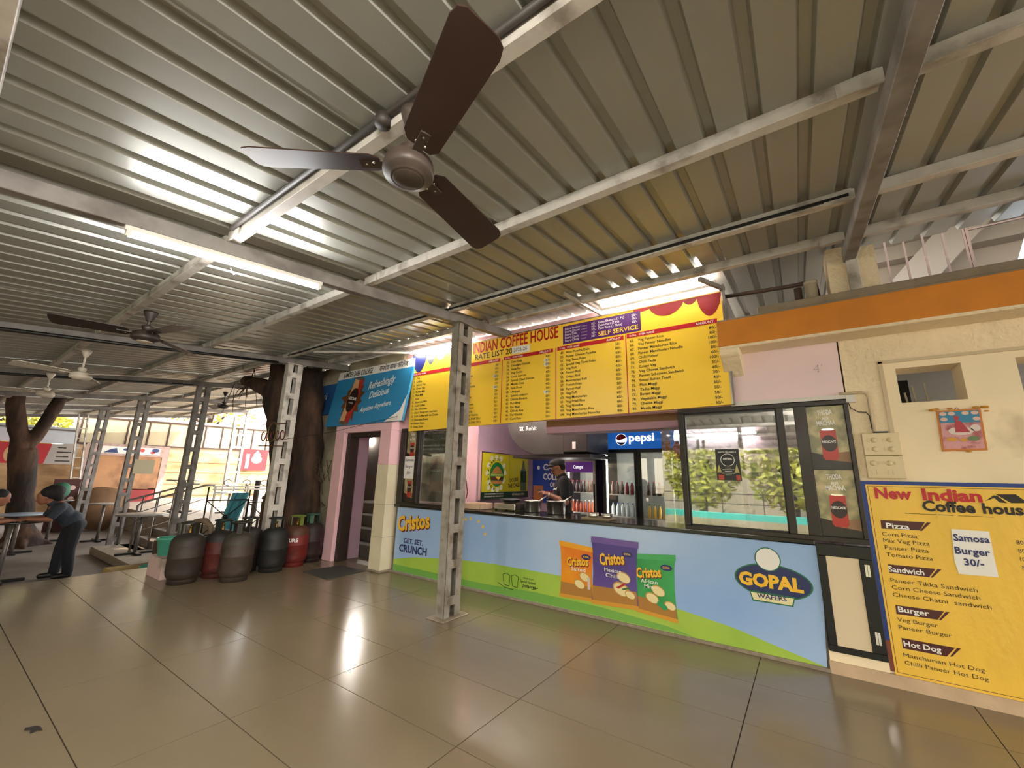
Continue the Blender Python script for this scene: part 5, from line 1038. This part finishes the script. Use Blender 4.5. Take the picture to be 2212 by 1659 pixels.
MB(m_teal).tube([(-7.25+.14*math.cos(t), 2.22-.02-.06*math.sin(t), .46-.08*math.sin(t)) for t in [PI*k/10 for k in range(11)]], .005, 6).build('handle', T)
tag(MB(m_teal).lathe([(0, 0), (.14, 0), (.17, .05), (.165, .05), (.135, .008), (0, .008)], (-8.5, 2.45, -.13), 22).build('basin'), 'small teal plastic basin on the yellow step block', 'basin')

# floor litter
dk = MB(M('dried_leaf', '2b211a', 0.9)); dk.flat(Fr((-2.86, .66, .003), (1, 0, 0), (0, 1, 0)), [(-.05, -.02), (-.02, -.03), (.0, -.01), (.05, -.015), (.03, .012), (.06, .03), (.0, .03), (-.03, .018)], 0.001)
lx = ray(70, 1577); t_ = -CAMZ/lx.z; dk2 = dk.build('dry_leaf'); dk2.location = (lx.x*t_+2.86, lx.y*t_-.66, 0); tag(dk2, 'dark crushed dry leaf on the floor tiles at the lower left', 'leaf')

# ================================================================== TREES
def trunk(mb, pts, rs, n=14, jit=.1, seg=4):
    P_ = []; R_ = []
    for (p, q), (a, b) in zip(zip(pts[:-1], pts[1:]), zip(rs[:-1], rs[1:])):
        for k in range(seg): t = k/seg; P_.append(Vector(p).lerp(Vector(q), t)+Vector((random.uniform(-1, 1), random.uniform(-1, 1), 0))*a*jit*.4); R_.append((a+(b-a)*t)*random.uniform(1-jit, 1+jit))
    P_.append(Vector(pts[-1])); R_.append(rs[-1]); mb.tube(P_, R_, n)
random.seed(21)
T = thing('old_tree', 'old double trunked tree in the planter behind the white column', 'tree', (-7.35, 3.8, .2))
k = MB(m_bark); trunk(k, [(-7.3, 3.62, .1), (-7.36, 3.6, .9), (-7.34, 3.6, 1.55), (-7.6, 3.6, 2.2), (-7.75, 3.6, 2.6), (-7.85, 3.6, 3.3), (-7.9, 3.6, 4.2)], [.26, .17, .155, .19, .24, .17, .15])
trunk(k, [(-7.7, 3.6, 2.45), (-8.15, 3.58, 2.9), (-8.9, 3.55, 3.12), (-9.15, 3.55, 3.17)], [.2, .15, .13, .11], 12)
flesh(k, 'leaning_trunk', T, .03, 3)
k = MB(m_bark); trunk(k, [(-7.2, 3.92, .05), (-7.2, 3.95, .8), (-7.25, 3.97, 1.6), (-7.38, 3.97, 2.4), (-7.6, 3.97, 3.3), (-7.65, 3.97, 4.2)], [.36, .3, .28, .29, .28, .26])
for a in range(7): an = a*.9; trunk(k, [(-7.2+.3*math.cos(an), 3.8+.22*math.sin(an), .15), (-7.25+.27*math.cos(an), 3.93+.22*math.sin(an), .9), (-7.3+.2*math.cos(an), 3.97+.2*math.sin(an), 1.9)], [.09, .06, .04], 8)
flesh(k, 'main_trunk', T, .03, 3)
k = MB(M('dry_twig', '4d3a2c', 0.9))
for i in range(14):
    p = Vector((-8.9+random.uniform(-.3, .5), 3.5, 3.1+random.uniform(-.1, .1))); k.tube([p, p+Vector((random.uniform(-.4, .3), random.uniform(-.2, .1), random.uniform(-.35, .15))), p+Vector((random.uniform(-.7, .4), random.uniform(-.2, .1), random.uniform(-.6, .1)))], [.012, .008, .004], 5)
k.build('twigs', T)
# dried climber and iron ornament around the white column
k = MB(M('dry_twig'))
for i in range(26):
    p = Vector((-6.95+random.uniform(-.1, .15), 4.2+random.uniform(-.25, .08), random.uniform(.6, 1.6))); k.tube([p, p+Vector((random.uniform(-.1, .1), random.uniform(-.1, .03), random.uniform(.05, .25))), p+Vector((random.uniform(-.15, .15), random.uniform(-.15, .03), random.uniform(-.1, .3)))], [.006, .005, .003], 5)
o = k.build('dry_creeper'); o['kind'] = 'stuff'; tag(o, 'dry tangled creeper stems beside the doorway wall', 'creeper')
T = thing('iron_ornament', 'rusty scrollwork iron ornament wired on the white column by the tree', 'ornament', (-6.6, 3.12, 1.9))
k = MB(M('red_rust', '5a2c20', 0.7)); 
for z in (1.78, 2.12): k.bar((-7.1, 3.1, z), (-6.35, 3.12, z-.02), .02, .014)
k.build('rail', T)
for i in range(5):
    cx_ = -7.0+.15*i; MB(M('red_rust')).tube([(cx_+(.015+.012*t)*math.cos(t), 3.1, 1.95+(.015+.012*t)*math.sin(t)*1.3) for t in [q*.5 for q in range(14)]], .009, 6).build('scroll', T)
MB(M('brass_hoop', '7d6a3c', 0.5, .6)).tube([(-6.68+.13*math.cos(2*PI*q/24), 3.08, 1.98+.15*math.sin(2*PI*q/24)) for q in range(25)], .008, 6, False).build('hoop', T)
# forked tree at the far left
k = MB(m_bark); trunk(k, [(-15.3, 1.83, GZ-.1), (-15.3, 1.72, .0), (-15.3, 1.58, .9), (-15.3, 1.45, 1.75)], [.42, .24, .215, .24]); trunk(k, [(-15.3, 1.42, 1.7), (-15.3, 1.28, 2.2), (-15.3, 1.12, 2.8), (-15.3, 1.05, 3.6)], [.18, .16, .17, .15]); trunk(k, [(-15.3, 1.46, 1.7), (-15.3, 1.62, 2.2), (-15.3, 1.78, 2.85), (-15.3, 1.9, 3.6)], [.16, .13, .13, .12])
for an in (0, 1.3, 2.6, 4.2, 5.3): capsule(k, (-15.3, 1.78, -.2), (-15.3+.6*math.cos(an), 1.8+.5*math.sin(an), GZ), .12, .05)
tag(flesh(k, 'forked_tree', None, .035, 3), 'dark forked tree trunk rising behind the standing table', 'tree')
def crown(name, label, c, rad, n, trunk_to=None, mat=None, size=.22):
    T = thing(name, label, 'tree', (c[0], c[1], GZ)); k = MB(mat or m_leaf)
    for i in range(n):
        while True:
            v = Vector((random.uniform(-1, 1), random.uniform(-1, 1), random.uniform(-1, 1)))
            if .25 < v.length < 1: break
        p = Vector(c)+Vector((v.x*rad[0], v.y*rad[1], v.z*rad[2])); a = Vector((random.uniform(-1, 1), random.uniform(-1, 1), random.uniform(-.6, .6))).normalized()*size; b = a.cross(Vector((random.uniform(-1, 1), random.uniform(-1, 1), random.uniform(-1, 1)))).normalized()*size*.45
        k.add([p-a, p+b, p+a, p-b], [(0, 1, 2, 3)])
    o = k.build('foliage', T); o['kind'] = 'stuff'
    k = MB(m_bark); trunk(k, [(c[0], c[1], GZ-.1), (c[0]+.1, c[1], c[2]*.5), (c[0], c[1], c[2])], [.2, .16, .1], 10); 
    for i in range(7): an = i*.9; k.tube([(c[0], c[1], c[2]*.7), (c[0]+rad[0]*.35*math.cos(an), c[1]+rad[1]*.35*math.sin(an), c[2]), (c[0]+rad[0]*.75*math.cos(an), c[1]+rad[1]*.75*math.sin(an), c[2]+rad[2]*.4)], [.07, .045, .015], 6)
    k.build('trunk', T)
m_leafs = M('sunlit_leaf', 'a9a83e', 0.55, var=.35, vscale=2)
crown('leafy_tree', 'sunlit yellow green tree beyond the far wall, between the forks of the dark trunk', (-29, 1.2, 3.6), (2.5, 3.2, 2.2), 2600, mat=m_leafs)
crown('leafy_tree', 'thin leafy tree seen in the bright gap over the framed panels', (-27, 9.0, 4.6), (1.6, 2.6, 1.0), 260, mat=m_leafs, size=.18)
crown('leafy_tree', 'pale green tree at the far left edge behind the white sheets', (-30, -6.2, 3.8), (2.5, 3.4, 2.2), 2000, mat=m_leafs)
# the garden behind the photographer
for i, (x, y, lab) in enumerate(((-4.5, -15.0, 'left garden tree behind the teal wall'), (-.6, -14.2, 'middle garden tree behind the teal wall'), (3.2, -15.4, 'right garden tree behind the teal wall'), (7.5, -14.5, 'rightmost garden tree behind the teal wall'))): crown('garden_tree', lab, (x, y, 2.2), (1.9, 1.5, 2.2), 1500, mat=m_leafs)
tw = MB(M('teal_wall_paint', '3fae9c', 0.6, var=.06)).box(-9, 14, -11.3, -11.0, GZ, .12); struct(tw.build('wall_garden'))
gb = MB(M('pale_garden_wall', 'd2c6ae', 0.8, var=.06)).box(-30, 30, -17.5, -17, GZ, 4.5); struct(gb.build('wall_garden_bounce'))  # unseen wall, set close and pale to bounce sun onto the facade
T = thing('garden_railing', 'thin dark railing on top of the teal garden wall', 'railing', (2, -11.15, .12))
for z in (.5, .9): MB(m_dark).bar((-9, -11.15, z), (14, -11.15, z), .03).build('rail', T)
for q in range(16): MB(m_dark).bar((-9+1.5*q, -11.15, .1), (-9+1.5*q, -11.15, .95), .03).build('post', T)

# ================================================================== TABLES, TERRACE, FAR WALL
m_ttop = M('grey_table_top', '8f8a85', 0.3, var=.08); m_tdark = M('dark_table_top', '2f2a28', 0.25); m_tleg = M('table_leg_steel', '6f6862', 0.45, .4)
def ptable(label, x, y, z0, h, r, top, brace=False):
    T = thing('round_table', label, 'table', (x, y, z0), 0, 'round standing tables')
    MB(top).lathe([(0, h-.03), (r-.01, h-.03), (r, h-.02), (r, h-.004), (r-.006, h), (0, h)], (x, y, z0), 32).build('table_top', T)
    MB(m_tleg).tube([(x, y, z0+.02), (x, y, z0+h-.03)], .03, 12).build('pole', T)
    b = MB(m_dark); b.obox((x, y, z0+.02), (.3, 0, 0), (0, .04, 0), (0, 0, .02)); b.obox((x, y, z0+.02), (.04, 0, 0), (0, .3, 0), (0, 0, .02)); b.build('cross_base', T, .005)
    if brace:
        for q in range(6): an = 2*PI*q/6; MB(m_tleg).tube([(x, y, z0+h*.72), (x+r*.6*math.cos(an), y+r*.6*math.sin(an), z0+h-.03)], .008, 6).build('brace', T)
    return T
ptable('dark round standing table the two people lean on', -10.75, 1.12, GZ, .95, .42, m_tdark)
ptable('pale blue grey round table behind the leaning person, by the forked tree', -14.0, 1.55, GZ, .82, .4, M('bluish_table_top', '9aa6b4', 0.25))
ptable('round pale table on a splayed pole right of the leaning person', -15.0, 3.05, GZ, .93, .3, m_ttop)
ptable('round grey table with fanned braces beside the stair rail', -11.25, 2.9, -.3, .78, .42, m_ttop, True)
ptable('round table with fanned braces up on the terrace behind the stair', -15.2, 4.75, .15, .93, .45, m_ttop, True)
ptable('small white round table on the terrace near the sunlit column', -17.0, 7.2, .15, .8, .42, m_whitep)
ptable('white round table on the terrace behind the scroll railing', -14.2, 5.6, .15, .6, .4, m_whitep)
ptable('dark table carrying a green sack at the foot of the far wall', -15.6, 2.25, GZ, 1.0, .33, m_tdark)
gs = MB(M('green_sack', '1f5a42', 0.8, var=.15, vscale=12)); ellip(gs, (-15.6, 2.22, .75), (Vector((.22, 0, 0)), Vector((0, .25, 0)), Vector((0, 0, .2)))); ellip(gs, (-15.6, 2.3, .85), (Vector((.14, 0, 0)), Vector((0, .16, 0)), Vector((0, 0, .14)))); tag(flesh(gs, 'green_sack', None, .03), 'dark green stuffed sack on the dark table left of the leaning person', 'sack')
# stair rails and terrace railing
T = thing('stair_rail', 'grey steel hand rails on both sides of the terrace steps', 'railing', (-12.2, 3.4, GZ))
for x in (-12.75, -11.8):
    MB(m_tleg).tube([(x, 2.95, GZ+.05), (x, 2.93, .6), (x, 2.98, .66), (x, 4.1, 1.02), (x, 4.3, 1.03)], .022, 8).build('hand_rail', T)
    for k in range(1, 4): MB(m_tleg).tube([(x, 2.95+.29*k, GZ+.15*k), (x, 2.95+.29*k, .63+.095*k)], .014, 6).build('post', T)
    for dz in (.3, .55): MB(m_tleg).tube([(x, 2.95, .6-dz), (x, 4.1, 1.0-dz)], .01, 6).build('lower_rail', T)
T = thing('scroll_railing', 'pale steel terrace railing topped with dark scrolls', 'railing', (-11.6, 6, .15))
for z in (1.0, .93): MB(m_steelw).bar((-11.6, 4.2, z), (-11.6, 9.5, z), .03).build('rail', T)
for k in range(8): MB(m_steelw).bar((-11.6, 4.25+.72*k, .15), (-11.6, 4.25+.72*k, 1.0), .035).build('post', T)
for k in range(12):
    y = 4.5+.42*k; MB(m_dark).tube([(-11.6, y+.09*math.cos(t)*(-1 if k % 2 else 1), 1.09+.07*math.sin(t)) for t in [q*.5 for q in range(11)]], .009, 6).build('scroll', T)
# folded black table frames and a cloth behind the cylinders
def xframe(label, x, y, w, h, z):
    T = thing('folding_frame', label, 'frame', (x, y, z)); A = [(x, y, z), (x, y+w, z), (x, y+w, z+h), (x, y, z+h)]
    for p, q in zip(A, A[1:]+A[:1]): MB(m_dark).bar(p, q, .02).build('bar', T)
    MB(m_dark).bar(A[0], A[2], .014).build('brace', T); MB(m_dark).bar(A[1], A[3], .014).build('brace', T); MB(m_dark).lathe([(0, -.02), (.04, -.02), (.04, .02), (0, .02)], (x, y+w/2, z+h/2), 10, Matrix.Rotation(PI/2, 3, 'Y')).build('hub', T)
    MB(m_dark).bar((x, y, z+h), (x, y, z+h+.25), .02).build('stub', T)
xframe('black cross braced folding frame behind the red gas cylinder', -9.3, 3.3, .72, .62, .2)
xframe('black cross braced folding frame just left of the leaning trunk', -9.5, 4.12, .6, .55, .2)
cl = MB(M('teal_cloth', '4f97a3', 0.85, var=.08, vscale=8)); n_ = 9
V_ = [(-9.42+.03*math.sin(i*1.7), 3.68+.3*i/n_+(.1 if j else -.12), (.95 if j else .15)) for j in (0, 1) for i in range(n_+1)]; V2 = [(a-.02, b, c) for a, b, c in V_]; m1 = n_+1
cl.add(V_+V2, [(i, i+1, m1+i+1, m1+i) for i in range(n_)]+[(2*m1+i, 3*m1+i, 3*m1+i+1, 2*m1+i+1) for i in range(n_)]+[(i, 2*m1+i, 2*m1+i+1, i+1) for i in range(n_)]+[(m1+i, m1+i+1, 3*m1+i+1, 3*m1+i) for i in range(n_)])
tag(cl.build('teal_cloth'), 'teal cloth hung over the black folding frame', 'cloth')
T = thing('bench', 'black framed white slatted bench on the terrace beside the trunk', 'bench', (-12.4, 6.1, .15))
for k in range(4): MB(m_whitep).box(-12.42, -12.39, 5.6, 6.6, .72+.1*k, .79+.1*k).build('back_slat', T)
for y in (5.58, 6.62): MB(m_dark).box(-12.6, -12.38, y-.02, y+.02, .15, 1.13).build('side_frame', T)
MB(m_whitep).box(-12.85, -12.42, 5.6, 6.6, .56, .6).build('seat', T)
# far wall: framed panels, kiosk, banner, ladder, poster
T = thing('framed_panels', 'long row of dark framed cream panels high on the far wall', 'panels', (-23, 9, 2.2)); m_brn = M('dark_brown_frame', '3a2219', 0.6)
Y0 = 3.5
for z in (2.28, 3.33): MB(m_brn).bar((-23.05, Y0, z), (-23.05, 17.0, z+.25), .06).build('rail', T)
for k in range(20): y = Y0+.69*k; MB(m_brn).bar((-23.05, y, 2.28+.013*k), (-23.05, y, 3.33+.013*k), .05).build('mullion', T)
m_pan = M('cream_panel_sheet', 'b3a586', 0.8, var=.08, vscale=1.5)
for k in range(19): y = Y0+.69*k; MB(m_pan).box(-23.09, -23.06, y+.03, y+.66, 2.32+.013*k, 3.29+.013*k).build('panel', T)
T = thing('kiosk', 'sandy boarded kiosk with a white printed header in front of the far wall', 'kiosk', (-21.4, 4.7, GZ)); kf = Fr((-21.0, 3.7, 0), (0, 1, 0), (0, 0, 1))
MB(M('kiosk_board', 'b98a63', 0.85, var=.12, vscale=2, col2='7a5a45', c2scale=1.2, c2lo=.5, c2hi=.7)).box(-21.9, -21.02, 3.75, 5.65, .62, 1.82).build('board', T)
k = MB(m_plinth); k.box(-22, -21.0, 3.6, 3.75, GZ, 2.25); k.box(-22, -21.0, 5.65, 5.85, GZ, 2.25); k.box(-22, -21.0, 3.75, 5.65, 1.82, 2.25); k.build('surround', T)
MB(M('kiosk_red', '8f2b2b', 0.6)).box(-21.95, -20.95, 3.8, 5.6, .1, .58).build('counter_front', T)
k = MB(m_whitep); k.rect(kf, .15, 1.85, 1.9, 2.16, .01); k.build('header_print', T)
k = MB(M('header_navy', '2b3f74', 0.5)); k.flat(kf, [(.2, 1.92), (.6, 1.92), (.55, 2.1), (.4, 2.06)], .014).ell(kf, .85, 2.06, .12, .05, .014, 12).ell(kf, 1.7, 2.07, .12, .08, .014, 9); k.mat(M('header_red', 'c9443f', 0.5)).ell(kf, 1.1, 2.03, .08, .08, .014, 14).ell(kf, 1.3, 2.05, .07, .07, .014, 14).ell(kf, 1.62, 1.98, .08, .05, .014, 12); k.build('header_logo', T)
bnr = thing('wall_banner', 'wide red and grey banner stretched along the far left wall', 'banner', (-21, 1.0, 1.45)); bf = Fr((-21, -2.5, 1.45), (0, 1, 0), (0, 0, 1))
k = MB(M('banner_red', 'b3222c', 0.5)); k.prism(bf, [(0, 0), (5.0, 0), (5.1, .67), (0, .64)], -.01, 0); k.build('red_sheet', bnr)
k = MB(M('banner_grey', 'a39b95', 0.5)); k.prism(bf, [(5.0, 0), (5.72, .0), (5.75, .72), (5.1, .67)], -.01, 0); k.build('grey_sheet', bnr)
k = MB(m_blackp)
for i, w in enumerate((.2, .35, .3, .35)): k.rect(bf, 5.25, 5.25+w, .54-.15*i, .58-.15*i, .004)
k.build('lettering', bnr)
k = MB(M('banner_face_print', 'c79a70', 0.6)); k.ell(bf, 4.25, .3, .16, .26, .004, 16); k.build('portrait_print', bnr)
tag(MB(M('pale_shade_sheet', 'cdd3dc', 0.6, var=.05)).box(-21.3, -21.25, -6, 3.15, 2.15, 2.72).build('shade_sheet'), 'bluish white shade sheet above the red banner', 'sheet')
tag(MB(m_tleg).bar((-21.2, -6, 2.62), (-21.2, 3.15, 2.62), .05).build('sheet_pole'), 'grey pole carrying the shade sheet above the banner', 'pole')
T = thing('ladder', 'bamboo ladder leaning near the red and grey banner', 'ladder', (-20, 3.1, GZ))
for y0, y1 in ((3.12, 2.95), (3.34, 3.17)): MB(m_steelw).bar((-19.6, y0+.02, GZ), (-20.3, y1, 3.15), .04).build('side_rail', T)
for k in range(11): t = (k+.5)/11; MB(m_steelw).bar((-19.6-.7*t, 3.13-.17*t, GZ+3.6*t), (-19.6-.7*t, 3.35-.17*t, GZ+3.6*t), .028).build('rung', T)
T = thing('red_poster', 'red poster on the far wall just left of the leaning trunk', 'poster', (-22.9, 9.9, 1.3)); rf = Fr((-22.9, 9.3, 1.4), (0, 1, 0), (0, 0, 1))
k = MB(M('poster_red', 'c2242c', 0.5)); k.prism(rf, [(0, 0), (1.2, 0), (1.2, 1.05), (0, 1.05)], -.02, 0); k.build('sheet', T); k = MB(m_whitep); k.rect(rf, .2, .35, .1, .8, .004).ell(rf, .7, .55, .25, .2, .004, 16); k.flat(rf, [(.5, .75), (.9, .75), (.7, 1.0)], .004); k.build('print', T)
T = thing('cable_drum', 'brown wooden cable drum leaning behind the pale round table', 'drum', (-17.6, 3.4, GZ)); R_ = Matrix.Rotation(PI/2, 3, 'Y')
for dx in (0, .5): MB(M('drum_wood', '6f5136', 0.85, var=.2, vscale=5)).lathe([(0, -.03), (.62, -.03), (.62, .03), (0, .03)], (-17.4-dx, 3.5, GZ+.63), 30, R_).build('flange', T)
MB(M('drum_wood')).lathe([(.25, -.5), (.25, 0)], (-17.4, 3.5, GZ+.63), 20, R_).build('core', T)
T = thing('dotted_board', 'brown board with pale dots standing behind the leaning person', 'board', (-17.9, 2.75, GZ)); k = MB(M('dotted_brown', '4a211d', 0.6)); k.box(-17.95, -17.9, 2.45, 3.0, GZ, 1.02); k.build('board', T)
k = MB(M('dot_pale', 'd9b9ad', 0.6)); df = Fr((-17.9, 2.45, GZ), (0, 1, 0), (0, 0, 1))
for a, b in ((.15, 1.3), (.4, 1.22), (.12, .95), (.42, .9), (.15, .6), (.4, .5)): k.ell(df, a, b, .07, .07, .004, 14)
k.build('dot_print', T)
# unseen tube light, added behind the camera to brighten the facade
tube_light('added tube light on the roof beam behind the viewpoint, brightening the facade', (.42, -1.5, zb(-1.5)+.02), (.42, -.3, zb(-.3)+.02), (-.5, 0, -.866), led=m_led2)

# lamp in the passage behind the doorway
bx_, bz_ = PY(801, 953, 6.0)
T = thing('passage_lamp', 'glowing white lamp hanging in the dark passage behind the doorway', 'lamp', (bx_, 6.0, bz_))
MB(M('lamp_glow', 'ffffff', .3, emit='fff6e8', estr=120)).lathe([(0, -.07), (.045, -.055), (.065, -.01), (.055, .03), (.03, .06), (0, .065)], (bx_, 6.0, bz_), 16).build('bulb', T); MB(m_dark).tube([(bx_, 6.0, bz_+.06), (bx_, 6.0, 2.75)], .006, 6).build('cord', T)
tag(MB(m_dark).tube([(-6.62, 3.08, 1.84), (-5.9, 3.6, 2.0), (-4.95, 4.04, 2.24)], .0035, 5).build('slack_wire'), 'thin slack wire from the iron ornament to the blue drinks signboard', 'wire')
